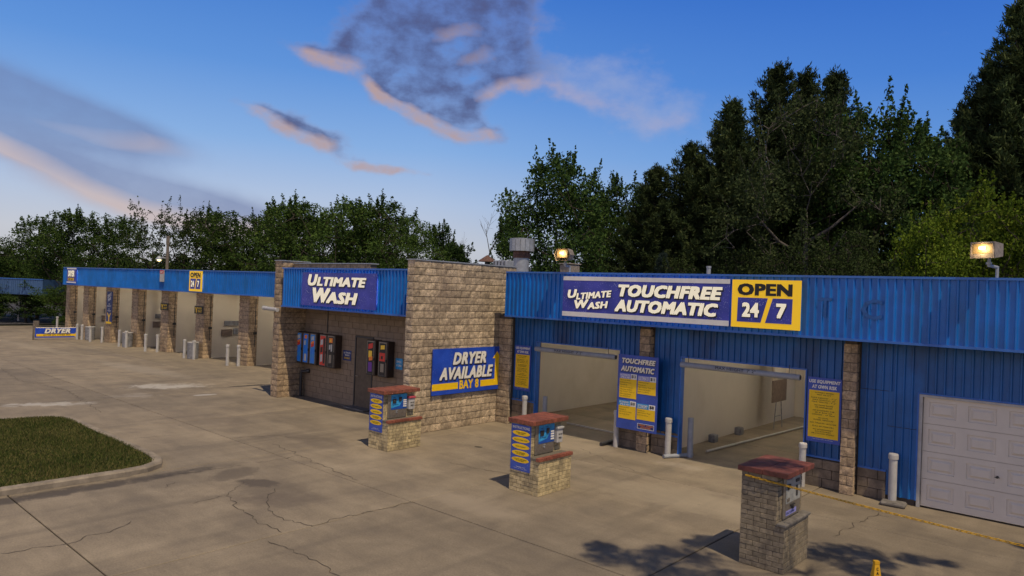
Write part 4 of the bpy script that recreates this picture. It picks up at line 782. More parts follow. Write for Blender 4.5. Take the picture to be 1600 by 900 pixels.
# ------------------------------------------------------------------ pay stations
def bricks(parent, x0, x1, y0, y1, z0, z1, mat, ch=.0765, L_=.205, skip=None):
    """individual bricks on the -y and +x faces, the two hidden faces joined"""
    n = round((z1 - z0) / ch); ch = (z1 - z0) / n; hid = MB(); mc = {}
    def bm(w, h):
        k = (round(w, 3), round(h, 4))
        if k not in mc: mc[k] = MB().cbox(.004, w - .004, 0, .06, .004, h - .004, .003).mesh('brick', mat)
        return mc[k]
    for r in range(n):
        z = z0 + r * ch
        for (px, py, rz, ln, real) in ((x0, y0, 0, x1 - x0, 1), (x1, y0, math.pi / 2, y1 - y0, 1), (x1, y1, math.pi, x1 - x0, 0), (x0, y1, -math.pi / 2, y1 - y0, 0)):
            c, s = math.cos(rz), math.sin(rz); x = -(r % 2) * L_ / 2 - (0.06 if rz else 0)
            while x < ln - .02:
                a, b = max(.0 if not rz else .0, x), min(ln, x + L_); x += L_
                if b - a < .03: continue
                if real:
                    j = random.uniform(-.0025, .0025) - (.0015 if rz else 0)
                    put('brick', bm(b - a, ch), parent, (px + c * a + (-s) * j, py + s * a + c * j, z), rz)
                else:
                    for q in (0,): 
                        p0 = (px + c * a, py + s * a); p1 = (px + c * b, py + s * b); e = .004
                        A = (p0[0] + c * e, p0[1] + s * e); B = (p1[0] - c * e, p1[1] - s * e); nx_, ny_ = s * .002, -c * .002
                        inw = (-s * .05, c * .05)
                        v = [(A[0], A[1], z + e), (B[0], B[1], z + e), (B[0], B[1], z + ch - e), (A[0], A[1], z + ch - e)] + [(A[0] + inw[0], A[1] + inw[1], z + e), (B[0] + inw[0], B[1] + inw[1], z + e), (B[0] + inw[0], B[1] + inw[1], z + ch - e), (A[0] + inw[0], A[1] + inw[1], z + ch - e)]
                        hid.add(v, [(0, 1, 2, 3), (1, 0, 4, 5), (3, 2, 6, 7), (2, 1, 5, 6), (0, 3, 7, 4)])
    if hid.v: o = part('brick_rows', hid, mat, parent); o['kind'] = 'stuff'
def pay_station(name, x, y, label, red=True, box='white', seedo=0):
    """x,y = near left corner of the base"""
    t = empty(name, (x, y, 0)); tag(t, label, 'pay station', 'brick pay stations in front of the bays')
    W0, D0, W1, zL, zC, zT = (.77, 1.06, .48, .69, 1.375, 1.46) if red else (.68, 1.0, .56, .69, 1.42, 1.50)
    D1 = D0; y1 = .04
    mort = MORTL if red else MORT; bmat = BRICK if red else BRICKD
    part('mortar_core', MB().box(.012, W0 - .012, .012, D0 - .012, 0, zL).box(.012, W1 - .012, .012, D1 - .012, zL, zC), mort, t)
    bricks(t, 0, W0, 0, D0, 0, zL, bmat); bricks(t, 0, W1, 0, D1, zL, zC, bmat)
    ov = .05
    if red:   # brick-on-edge cap
        cm = MB().cbox(0, .092, 0, .21, 0, zT - zC, .004).mesh('cap_brick', RED); nx_ = 6; wx = (W1 + .10 + 2 * ov) 
        ny = 12; sy = (D1 + 2 * ov) / ny
        c1 = MB().cbox(.003, wx / 3 - .003, .003, sy - .003, 0, zT - zC, .004).mesh('cap_brick', RED)
        for i in range(3):
            for j in range(ny): put('cap_brick', c1, t, (-ov + i * wx / 3, -ov + j * sy, zC + random.uniform(0, .004)))
        part('cap_mortar', MB().box(-ov + .01, -ov + wx - .01, -ov + .01, D1 + ov - .01, zC, zT - .006), MORTL, t)
        c2 = MB().cbox(.003, .097, .003, (D0 + .04) / 5 - .003, 0, .065, .004).mesh('ledge_brick', RED)
        for j in range(5): put('ledge_brick', c2, t, (W0 - .065, -.03 + j * (D0 + .04) / 5, zL + random.uniform(0, .003)))
        part('ledge_mortar', MB().box(W1 + .003, W0 - .068, -.01, D0, zL, zL + .045), MORTL, t)
    else:
        wx = W1 + .12 + 2 * ov
        for i in range(2):
            for j in range(3): part('cap_tile', MB().cbox(.002, wx / 2 - .002, .002, (D1 + 2 * ov) / 3 - .002, 0, zT - zC, .006), REDD, t, (-ov + i * wx / 2, -ov + j * (D1 + 2 * ov) / 3, zC + random.uniform(0, .002)))
        mb = MB(); mb.cbox(W1 + .003, W0 + .03, -.02, D0 + .02, zL + .001, zL + .045, .008); part('ledge_slab', mb, CAPC, t)
    # machine on the +x face of the upper part
    m = empty('machine', (W1, .18, zL + .06), math.pi / 2, parent=t); ORG[m] = Vector((0, 0, 0)); mw, mh = (.60, .60) if red else (.66, .66)
    part('cabinet', MB().cbox(0, mw, -.035, .0, 0, mh, .008), STEEL, m)
    if red:
        part('graphic_panel', MB().box(.09, mw - .01, -.040, -.036, mh * .36, mh - .01), SKYB, m)
        part('wave', MB().poly([(.09, mh * .36), (mw - .01, mh * .36), (mw - .01, mh * .80), (mw - .14, mh * .72), (mw - .24, mh * .5), (.09, mh * .42)], -.0425, -.0405), simple('wave_blue%d' % seedo, (.01, .08, .38), .4), m)
        part('card_slot', MB().box(.13, .24, -.055, -.041, mh * .62, mh * .80), DARK, m); part('bill_slot', MB().box(.33, .41, -.06, -.041, mh * .68, mh * .86), DARK, m)
        for q in range(4): part('button', MB().box(mw - .13, mw - .03, -.054, -.043, mh * (.44 + .085 * q), mh * (.49 + .085 * q)), WHT, m)
        part('lock', MB().cyl((mw * .45, -.035, mh * .23), (mw * .45, -.055, mh * .23), .02, n=10).box(mw * .40, mw * .52, -.05, -.036, mh * .29, mh * .31), GALV, m)
        mbx = MB(); letters(mbx, 'Pay Station', (.12, mh * .53, .32, mh * .58), -.044, .02, .2); letters(mbx, 'CASH', (.30, mh * .89, .38, mh * .93), -.044, .02); letters(mbx, 'CARD', (.14, mh * .85, .22, mh * .89), -.044, .02); part('lettering', mbx, NAVY, m)
    else:
        part('face_plate', MB().box(.06, mw - .02, -.040, -.036, mh * .34, mh - .02), simple('pale_plate', (.33, .34, .32), .4, var=.15, scale=9), m)
        part('bill_slot', MB().box(.09, .20, -.06, -.041, mh * .72, mh * .78).box(.11, .18, -.055, -.041, mh * .66, mh * .71), DARK, m); part('keypad', MB().box(mw - .20, mw - .14, -.05, -.041, mh * .44, mh * .68), DARK, m)
        part('display', MB().box(mw - .22, mw - .08, -.05, -.041, mh * .76, mh * .83), DARK, m); part('speaker_plate', MB().box(.10, .20, -.046, -.041, mh * .38, mh * .46), STEEL, m)
        part('lock', MB().cyl((mw * .5, -.035, mh * .22), (mw * .5, -.06, mh * .22), .03, n=10).box(mw * .38, mw * .62, -.055, -.036, mh * .26, mh * .285), DARK, m)
        part('sticker', MB().box(.08, mw - .16, -.038, -.0355, mh * .06, mh * .17), LAV, m); mbx = MB(); letters(mbx, 'WASH', (.1, mh * .87, .32, mh * .94), -.0415, .03); letters(mbx, 'EXACT CHANGE', (.1, mh * .09, .42, mh * .14), -.0395, .02); part('lettering', mbx, NAVY, m)
    return t
def instr(x, y, label, W=.52, z0=.43, z1=1.355):
    H = z1 - z0; t = sign('instruction_sign', label, (x, y - .014, z0), 0, W, H, PANEL, .008, group='instruction signs on the pay stations'); fr = (0, 0, W, H)
    words(t, [('INSTRUCTIONS', .07, .035, .93, .095)], WHT, -.004, bold=.03, fr=fr)
    ls = [('INSERT MONEY', 'OR CARD'), ('SELECT WASH TYPE',), ('MAKE PAYMENT',), ('PULL FORWARD', 'IN 60 SEC'), ('FOLLOW THE SIGNS', 'IN THE BAY')]
    for i, tx in enumerate(ls):
        zc = H * (1 - (.185 + .145 * i)); pts = [(W * .5 + W * .44 * math.cos(a_ * .2618), zc + H * .058 * math.sin(a_ * .2618)) for a_ in range(24)]
        part('yellow_oval', MB().poly(pts, -.003, 0), YEL, t)
        words(t, [(s_, .5 - len(s_) * .022, 0, .5 + len(s_) * .022, 1) for s_ in ()], BLK, -.005, fr=fr) if 0 else None
        mb = MB()
        for j, s_ in enumerate(tx): hw = W * len(s_) * .021; zz = zc + (len(tx) - 1) * .014 - j * .028; letters(mb, s_, (W * .5 - hw, zz - .009, W * .5 + hw, zz + .009), -.005, .03)
        part('lettering', mb, BLK, t)
    words(t, [('THANK YOU', .3, .91, .75, .93), ('have a nice day', .2, .945, .85, .96)], WHT, -.004, bold=.01, fr=fr)
pay_station('pay_station', -14.55, 11.02, 'brick pay station with red brick cap and red-topped box near the office door', True, 'red', 1)
pay_station('pay_station', -9.66, 10.90, 'brick pay station with red brick cap and white leaflet box before the left automatic bay', True, 'white', 2)
pay_station('pay_station', -4.62, 10.62, 'dull brick pay station with dark red tile top and yellow chain, nearest to the camera', False, None, 3)
instr(-14.52, 11.02, 'instruction sign with yellow ovals on the pay station near the office door'); instr(-9.63, 10.90, 'instruction sign with yellow ovals on the pay station before the left automatic bay')
def lbox(x, y, top, label):
    t = empty('leaflet_box', (x, y, .93), math.pi / 2); tag(t, label, 'box', 'boxes beside the pay machines'); part('body', MB().cbox(0, .19, -.10, 0, 0, .28, .01), WHITEP, t)
    part('lid', MB().cbox(-.01, .20, -.125, .0, .283, .335, .01), top, t); mb = MB(); letters(mb, 'TAKE ONE', (.03, .16, .16, .19), -.103, .02); letters(mb, 'FREE', (.05, .08, .14, .12), -.103, .03); part('lettering', mb, BLK, t)
lbox(-14.55 + .48, 11.02 + .80, PINKP, 'leaflet box with faded red lid on the pay station near the office'); lbox(-9.66 + .48, 10.90 + .80, WHITEP, 'all white leaflet box on the pay station before the left automatic bay')

# ------------------------------------------------------------------ bollards
BOL = MB().lathe([(.072, 0), (.072, .84), (.088, .845), (.088, .93), (.076, .95), (.02, .958)], 20)
bsleeve = MB().lathe([(.072, 0), (.072, .842)], 20).mesh('sleeve', WHITEP); bcap = MB().lathe([(.074, .843), (.088, .85), (.088, .925), (.078, .95), (.03, .958)], 20).mesh('cap', WHITEP)
gsleeve = MB().lathe([(.072, 0), (.072, .842)], 20).mesh('sleeve', GREYP); gcap = MB().lathe([(.0725, .842), (.0725, .94), (.066, .95)], 20).mesh('cap', GREYP)
def bollard(p, label, s=1.0, grey=False):
    t = empty('bollard', p, random.uniform(0, 3)); t.rotation_euler = (random.uniform(-.012, .012), random.uniform(-.012, .012), 0); tag(t, label, 'bollard', 'bollards guarding the wash bays'); t.scale = (s, s, s)
    put('sleeve', gsleeve if grey else bsleeve, t); put('cap', gcap if grey else bcap, t); return t
bollard((-13.77, 16.10, 0), 'white bollard under the shaded warning sign, left of the left bay'); bollard((-13.35, 16.55, 0), 'grey bollard just inside the left edge of the left bay', 1, True)
bollard((-10.52, 16.10, 0), 'white bollard between the left bay and the price board', 1.02); bollard((-8.98, 16.12, 0), 'white bollard just outside the left edge of the right bay', 1.05); bollard((-8.62, 16.62, 0), 'grey bollard just inside the left edge of the right bay', 1.05, True)
bollard((-5.62, 16.05, 0), 'white bollard behind the nearest pay station, below the risk sign', 1.0); bollard((-3.82, 16.12, 0), 'white bollard on a broken concrete footing left of the garage door', 1.08)
part('x', MB().box(0, 1, 0, 1, 0, 1), CAPC) if 0 else None
ft = MB().cbox(-.22, .24, -.17, .15, 0, .085, .03); o = part('concrete_footing', ft, CAPC, None, (-3.78, 16.02, 0), .1); tag(o, 'broken lump of concrete under the bollard beside the garage door', 'footing')
for i, (s, n_, lab, sc2, g) in enumerate(((-48.38, 18.40, 'white bollard right of the low DRYER sign', 1, 0), (-48.85, 18.30, 'white bollard partly behind the right end of the low DRYER sign', 1, 0), (-46.62, 18.20, 'left one of two white bollards before the blue banner pillar', 1, 0), (-46.02, 18.62, 'right one of two white bollards before the blue banner pillar', 1, 0),
        (-43.05, 18.35, 'left one of two white bollards with a bin before the fourth pillar', 1, 0), (-42.25, 18.40, 'right one of two white bollards with a bin before the fourth pillar', 1, 0), (-39.64, 18.27, 'left one of two white bollards before the fifth pillar', 1, 0), (-39.0, 18.62, 'right one of two white bollards before the fifth pillar', 1, 0),
        (-35.45, 18.30, 'left one of two white bollards with a bin under the open sign', 1, 0), (-34.72, 18.42, 'right one of two white bollards with a bin under the open sign', 1, 0), (-31.40, 18.32, 'left one of two white bollards before the pillar nearest the wing wall', 1.05, 0), (-30.95, 18.62, 'right one of two white bollards before the pillar nearest the wing wall', 1.05, 0), (-57.8, 20.3, 'lone white bollard on the far side of the first pillar', 1, 0))):
    q = L(s, n_, 0); bollard(q, lab, sc2)
def bin_(s, n_, lab):
    t = empty('litter_bin', L(s, n_, 0), HEADL); tag(t, lab, 'bin', 'grey drum bins by the pillars'); part('drum', MB().lathe([(.26, 0), (.27, .02), (.27, .40), (.28, .42), (.27, .44), (.27, .80)], 20), GREYPL, t); part('rim', MB().lathe([(.285, .80), (.285, .84), (.25, .845)], 20), WHITEP, t)
bin_(-35.08, 18.55, 'grey drum bin between the bollards under the open sign'); bin_(-42.62, 18.62, 'grey drum bin between the bollards before the fourth pillar'); bin_(-48.1, 18.75, 'grey drum bin behind the bollards near the low DRYER sign')
# guide pipes on the ground, floor rails
def pipe(name, pts, r, mat, label, cat, group): o = part(name, MB().tube([Vector(p) for p in pts], r, 10), mat); tag(o, label, cat, group)
pipe('guide_pipe', [(-8.98, 15.93, .05), (-8.78, 16.35, .05), (-8.62, 16.75, .05)], .05, GREYP, 'short white pipe lying at the foot of the bollards left of the right bay', 'pipe', 'short guide pipes by the bollards')
pipe('guide_pipe', [(-10.82, 15.85, .05), (-10.84, 16.3, .05), (-10.9, 16.9, .05)], .05, DARK, 'short dark pipe lying at the foot of the bollard left of the price board', 'pipe', 'short guide pipes by the bollards')
pipe('floor_rail', [(-13.3, 17.6, .05), (-10.7, 17.45, .05)], .022, WHITEP, 'thin white rail across the floor of the left automatic bay', 'rail', 'white floor rails in the automatic bays')
pipe('floor_rail', [(-8.55, 17.4, .05), (-8.1, 25.0, .05)], .03, WHITEP, 'white wheel guide rail running into the right automatic bay', 'rail', 'white floor rails in the automatic bays')
t = empty('bay_display', (-8.75, 22.2, 0)); tag(t, 'grey signal board on a tubular stand inside the right automatic bay', 'sign'); part('board', MB().cbox(-.02, .02, -.05, 1.1, .85, 1.55, .01), BRNPL, t); part('stand', MB().cyl((0, .15, 0), (0, .3, .85), .016, n=6).cyl((0, .85, 0), (0, .7, .85), .016, n=6).cyl((0, .22, .4), (0, .78, .4), .012, n=6), GREYPL, t); part('upper_board', MB().cbox(-.02, .02, .05, 1.0, 1.62, 2.6, .01), BEIGED, t)
for i, (x, y) in enumerate(((-9.1, 18.9), (-9.1, 20.6))):
    o = part('wall_nozzle', MB().cbox(-.1, .1, -.12, .12, 0, .22, .02), GREYPL, None, (x, y, 0)); tag(o, ('low grey spray nozzle nearer the entrance' if i == 0 else 'low grey spray nozzle farther inside') + ' along the left wall of the right bay', 'nozzle', 'spray nozzles along the bay floor')
# chain
ln = MB(); seg = 12; r = .0055
path = [(.026 * math.copysign(1, math.cos(a_)) * (0) + .020 * math.cos(a_) + (.012 if math.cos(a_) > 0 else -.012), .013 * math.sin(a_)) for a_ in [6.283 * k / seg for k in range(seg)]]
for k in range(seg): a_, b_ = path[k], path[(k + 1) % seg]; ln.cyl((a_[0], a_[1], 0), (b_[0], b_[1], 0), r, n=4, caps=False)
lm = ln.mesh('link', YELC); ct = empty('yellow_chain', (-4.53, 10.56, 1.37)); tag(ct, 'yellow chain strung from the nearest pay station to the right', 'chain')
A, Bp = Vector((-4.53, 10.56, 1.37)), Vector((1.3, 11.15, 1.02)); n = 113; prev = A
cp = lambda f: A.lerp(Bp, f) - Vector((0, 0, .42 * f * (1 - f) * .42))
for i in range(n):
    p, q = cp(i / n), cp((i + 1) / n); d = (q - p).normalized(); rot = d.to_track_quat('X', 'Z').to_euler(); rr = (Matrix.Rotation(0, 4, 'X')); e = (d.to_track_quat('X', 'Z') @ Vector((1, 0, 0)).rotation_difference(Vector((1, 0, 0)))).to_matrix().to_4x4() @ Matrix.Rotation(math.pi / 2 * (i % 2) + .4, 4, 'X')
    o = bpy.data.objects.new('link', lm); COL.objects.link(o); o.parent = ct; o.location = (p + q) / 2 - A; o.rotation_euler = e.to_euler(); o.scale = (1.05, 1, 1)
t = empty('chain_post', (1.34, 11.2, 0)); tag(t, 'yellow post holding the far end of the chain', 'post'); part('post', MB().lathe([(.05, 0), (.05, 1.1), (.03, 1.13)], 14), YELC, t); part('foot', MB().lathe([(.18, 0), (.18, .03), (.06, .05)], 16), DARK, t)
# wet floor cone, its top just in the picture
t = empty('caution_cone', (-2.64, 10.45, 0), .75); tag(t, 'yellow caution floor cone right of the nearest pay station', 'cone')
def rs(w, d, z): return [(-w, -d, z), (w, -d, z), (w, d, z), (-w, d, z)]
v = rs(.16, .14, 0) + rs(.16, .14, .02) + rs(.10, .085, .03) + rs(.030, .026, .58) + rs(.034, .030, .585) + rs(.034, .030, .62); f = []
for r_ in range(5):
    for q_ in range(4): f.append((r_ * 4 + q_, r_ * 4 + (q_ + 1) % 4, r_ * 4 + 4 + (q_ + 1) % 4, r_ * 4 + 4 + q_))
part('body', MB().add(v, f + [(20, 21, 22, 23), (3, 2, 1, 0)]), CONEY, t)
mb = MB()
for k_, c_ in enumerate('CAUTION'):
    zc_ = .52 - k_ * .055; letters(mb, c_, (-.014 - k_ * .002, zc_ - .02, .014 + k_ * .002, zc_ + .02), 0, .04)
mb.v = [(x, -(.085 - (z - .03) * (.059 / .55)) - .003, z) for x, y, z in mb.v]
part('lettering', mb, BLK, t)

# ------------------------------------------------------------------ roof things and lamps
HOUS = simple('weathered_housing', (.26, .22, .18), .6, var=.25, scale=14)
def flood(name, loc, rz, label, w=.42, h=.30, hexa=False, power=12):
    t = empty(name, loc, rz); tag(t, label, 'flood light', 'flood lights along the roof edge')
    d = .34
    v = [(-w/2, 0, 0), (w/2, 0, 0), (w/2, 0, h), (-w/2, 0, h), (-w*.42, d, .05), (w*.42, d, .05), (w*.42, d, h - .02), (-w*.42, d, h - .02)]
    if hexa: v = [(-w*.34, 0, 0), (w*.34, 0, 0), (w/2, 0, h*.5), (w*.34, 0, h), (-w*.34, 0, h), (-w/2, 0, h*.5)]; v += [(a * .85, d, b * .85 + .03) for a, _, b in v]; n_ = 6
    else: n_ = 4
    f = [tuple(range(2 * n_ - 1, n_ - 1, -1))] + [(i, n_ + i, n_ + (i + 1) % n_, (i + 1) % n_) for i in range(n_)]
    part('housing', MB().add(v, f[:1] + [q[::-1] for q in f[1:]]), HOUS, t)
    fr_ = MB(); b = .03; fr_.box(-w/2*.98, w/2*.98, -.015, .004, 0, b + .05).box(-w/2*.98, w/2*.98, -.015, .004, h - b, h).box(-w/2*.98, -w/2 + b, -.015, .004, b + .05, h - b).box(w/2 - b, w/2*.98, -.015, .004, b + .05, h - b)
    if not hexa: part('bezel', fr_, HOUS, t)
    g = .04 if not hexa else .09
    part('lens', MB().box(-w/2 + g, w/2 - g, .006, .012, .085, h - .035), LAMPG, t); part('bulb', MB().cyl((-.05, -.008, h * .62), (.05, -.008, h * .62), .028, n=10), LAMPM, t)
    part('stem', MB().cyl((0, .22, .02), (0, .22, -.12), .028, n=10).cyl((0, .22, -.12), (0, .50, -.14), .028, n=10).cyl((0, .50, -.12), (0, .50, -.45), .028, n=10).cyl((0, .22, -.06), (0, .22, -.10), .05, n=10), GALV, t)
    ld = bpy.data.lights.new('flood_lamp', 'SPOT'); ld.energy = power; ld.color = (1, .72, .36); ld.spot_size = math.radians(150); ld.shadow_soft_size = .08
    lo = bpy.data.objects.new('flood_lamp', ld); COL.objects.link(lo); lo.parent = t; lo.location = (0, -.06, h * .6); lo.rotation_euler = (math.radians(65), 0, 0)
flood('flood_light', (-2.30, 15.36, 4.97), math.radians(-20), 'square white flood light glowing above the right end of the blue fascia')
flood('flood_light', (-12.00, 15.36, 4.93), math.radians(10), 'six-sided white flood light glowing above the left end of the long banner', .50, .34, True)
q = L(-41.55, 20.2); t = empty('light_pole', q, HEADL); tag(t, 'slim pole with a glowing lamp behind the far left fascia', 'light pole')
part('pole', MB().cyl((0, 0, 0), (0, 0, 6.0), .09, .08, n=12).cyl((0, 0, 6.0), (0, 0, 6.5), .10, n=12), WOODG, t); part('arm', MB().cyl((0, 0, 5.2), (-.35, -.25, 5.25), .03, n=8), GALV, t)
part('lamp_shade', MB().lathe([(.06, 5.32), (.16, 5.2), (.18, 5.1)], 14, (-.40, -.28)), GALV, t); part('bulb', MB().lathe([(.04, 5.02), (.10, 5.06), (.12, 5.12)], 12, (-.40, -.28)), LAMPM, t)
t = empty('exhaust_vent', (-15.78, 18.0, 4.25)); tag(t, 'grey exhaust stack with rusty band and louvred cap behind the stone wall', 'vent')
part('pipe', MB().lathe([(.26, 0), (.26, .92)], 24), GALV, t, smooth=False); part('rust_band', MB().lathe([(.275, .92), (.29, .98), (.285, 1.16)], 24), RUST, t)
for k in range(16):
    a0 = 6.2832 * k / 16; c_, s_ = math.cos(a0), math.sin(a0); part('louvre', MB().box(-.075, .075, -.012, .012, 1.15, 1.55), GALV, t, (0.40 * s_, -0.40 * c_, 0), a0)
part('cap_plate', MB().lathe([(.42, 1.55), (.42, 1.57), (.1, 1.6)], 20), GALV, t)
t = empty('roof_vent', (-19.3, 20.0, 4.3)); tag(t, 'small pointed roof vent above the stone wall', 'vent'); part('stem', MB().lathe([(.1, 0), (.1, .88)], 12), DARK, t); part('cowl', MB().lathe([(.36, .86), (.34, .90), (.02, 1.12)], 14), RUST, t)
t = empty('roof_unit', (-18.35, 20.0, 4.3)); tag(t, 'flat pale roof unit left of the exhaust stack', 'roof unit'); part('casing', MB().cbox(-.36, .36, -.3, .3, 0, .90, .02), GALV, t)
for k in range(4): part('rib', MB().box(-.3 + k * .17, -.27 + k * .17, -.315, -.301, .62, .86), DARK, t)
t = empty('roof_unit', (-15.1, 19.8, 4.25)); tag(t, 'boxy beige roof unit behind the left flood light', 'roof unit'); part('casing', MB().cbox(-.22, .22, -.3, .3, 0, .80, .03), HOUS, t); part('cover', MB().cbox(-.25, .25, -.34, .34, .802, .84, .01), HOUS, t)
t = empty('vent_pipe', (-8.73, 17.5, 4.25)); tag(t, 'short pale blue vent pipe above the OPEN sign', 'vent'); part('pipe', MB().lathe([(.055, 0), (.055, .60), (.065, .605), (.065, .66)], 12), GALV, t)

# ------------------------------------------------------------------ far left canopy
a_ = Vector((-66.0, 17.3, 0)); rz = math.atan2(15.0 - 17.3, -68.6 + 66.0)
t = empty('vacuum_canopy', a_, rz); tag(t, 'faded blue flat canopy at the far left edge', 'canopy')
ORG[t] = Vector((0, 0, 0))
part('roof', MB().box(0.05, 13.9, -4.9, -.1, 3.3, 3.45), ROOFM, t)
fb = part('fascia_board', MB().box(0, 14, -.06, -.02, 2.28, 3.55).box(0, .04, -5, -.06, 2.28, 3.55), BLUEF, t)
for k in range(16): put('metal_sheet', sheet_mesh(5.7, 1.2, BLUEF), fb, (.02 + k * .87 + .87, .0, 2.32), math.pi)
part('trim', MB().box(-.02, 14, -.07, .05, 3.52, 3.58), BLUET, t)
for x in (3.5, 8.5, 13): part('post', MB().box(x, x + .15, -2.6, -2.45, 0, 3.3), WHITEP, t)

# ------------------------------------------------------------------ trees
def tubes_mesh(name, segs_, mat, n=6):
    mb = MB()
    for p, q, r0, r1 in segs_: mb.cyl(p, q, r0, r1, n=n, caps=False)
    return mb.mesh(name, mat, True)
def leaf_quads(C, size, up=.35, aspect=.62, rs_=rng, dirs=None):
    n = len(C); d = rs_.normal(size=(n, 3)) if dirs is None else dirs; d /= np.linalg.norm(d, axis=1)[:, None]
    nn = rs_.normal(size=(n, 3)); nn[:, 2] += up; b = np.cross(d, nn); b /= np.linalg.norm(b, axis=1)[:, None] + 1e-9
    s = size * rs_.uniform(.6, 1.25, n)[:, None]; w = s * aspect * .5
    V = np.empty((n, 4, 3)); V[:, 0] = C - d * s * .5; V[:, 1] = C + b * w; V[:, 2] = C + d * s * .5; V[:, 3] = C - b * w; return V.reshape(-1, 3)
def decid(seed, nclump, nleaf, leaf, crown_r=3.2, z0=1.6, H=10.0, shape='round', cl=(.45, .95), mat=LF_D, droop=0.0, bark=BARK, gap=.0):
    r_ = np.random.default_rng(seed); segs_ = []; pts = []
    tr_top = H * .62; segs_.append((Vector((0, 0, 0)), Vector((.1, .05, tr_top * .5)), .17, .13)); segs_.append((Vector((.1, .05, tr_top * .5)), Vector((0, .1, tr_top)), .13, .06))
    limbs = []
    nl = 9
    for k in range(nl):
        z = H * (.14 + .42 * k / nl); a = k * 2.4 + r_.uniform(-.4, .4); ln_ = crown_r * r_.uniform(.5, .85); up = r_.uniform(.35, 1.1)
        p = Vector((.05, .05, z)); q = p + Vector((math.cos(a) * ln_ * .5, math.sin(a) * ln_ * .5, ln_ * up * .45)); e = q + Vector((math.cos(a + .3) * ln_ * .5, math.sin(a + .3) * ln_ * .5, ln_ * up * .7)); segs_ += [(p, q, .075, .05), (q, e, .05, .02)]; limbs += [q, e]
    limbs = [a_.lerp(b_, q_) for a_, b_, _, _ in segs_ for q_ in ((.35, .6, .8, 1.0))]
    for k in range(nclump):
        a = r_.uniform(0, 6.283); t = r_.uniform(0, 1) ** .8; z = z0 + (H - z0 - .3) * t
        if shape == 'round': prof = math.sin(math.pi * min(1, .16 + .80 * t)) ** .62
        elif shape == 'tall': prof = (1 - t) ** .42 * (.55 + .45 * min(1, t * 5))
        elif shape == 'shrub': prof = (1 - t ** 2.2) ** .5
        else: prof = math.sin(math.pi * (.12 + .62 * t)) ** .8   # vase
        rr = crown_r * prof * (r_.uniform(.0, 1) ** .45) * (1 + .22 * math.sin(a * 3 + seed) * math.sin(z * 1.3 + seed)); c = np.array([math.cos(a) * rr, math.sin(a) * rr, z]); cr = r_.uniform(*cl) * (1.0 if t < .8 else .75)
        m = int(nleaf * (cr / cl[1]) ** 2 * r_.uniform(.6, 1.2)); g = r_.normal(size=(m, 3)); g /= np.linalg.norm(g, axis=1)[:, None]; g *= (r_.uniform(0, 1, (m, 1)) ** .45) * cr; g[:, 2] *= .62
        g[:, 2] -= droop * (g[:, 0] ** 2 + g[:, 1] ** 2); P = c + g; P[:, 2] = np.maximum(P[:, 2], .15); pts.append(P)
        lb = min(limbs, key=lambda q_: (q_ - Vector(c)).length)
        if (lb - Vector(c)).length < 3.2:
            md = lb.lerp(Vector(c), .5) + Vector(r_.normal(0, .16, 3)) + Vector((0, 0, .12)); segs_ += [(lb, md, .020, .012), (md, Vector(c), .012, .005)]; limbs.append(md)
    # loose sprigs poking out of the outline
    for k in range(int(nclump * .8)):
        c = pts[r_.integers(0, nclump)]; o_ = c.mean(0); d = o_ - np.array([0, 0, z0 + (H - z0) * .35]); d /= np.linalg.norm(d); d[2] += .35; d /= np.linalg.norm(d); ln_ = r_.uniform(.35, .95); m = int(nleaf * .12)
        tt = r_.uniform(0, 1, (m, 1)); P = o_ + d * (.25 + tt * ln_) + r_.normal(0, .10, (m, 3)) * (1.15 - tt); pts.append(P); segs_.append((Vector(o_), Vector(o_ + d * ln_), .012, .004))
    P = np.concatenate(pts); me = quick_mesh('crown', leaf_quads(P, leaf, rs_=r_), 4, mat); return tubes_mesh('trunk', segs_, bark), me
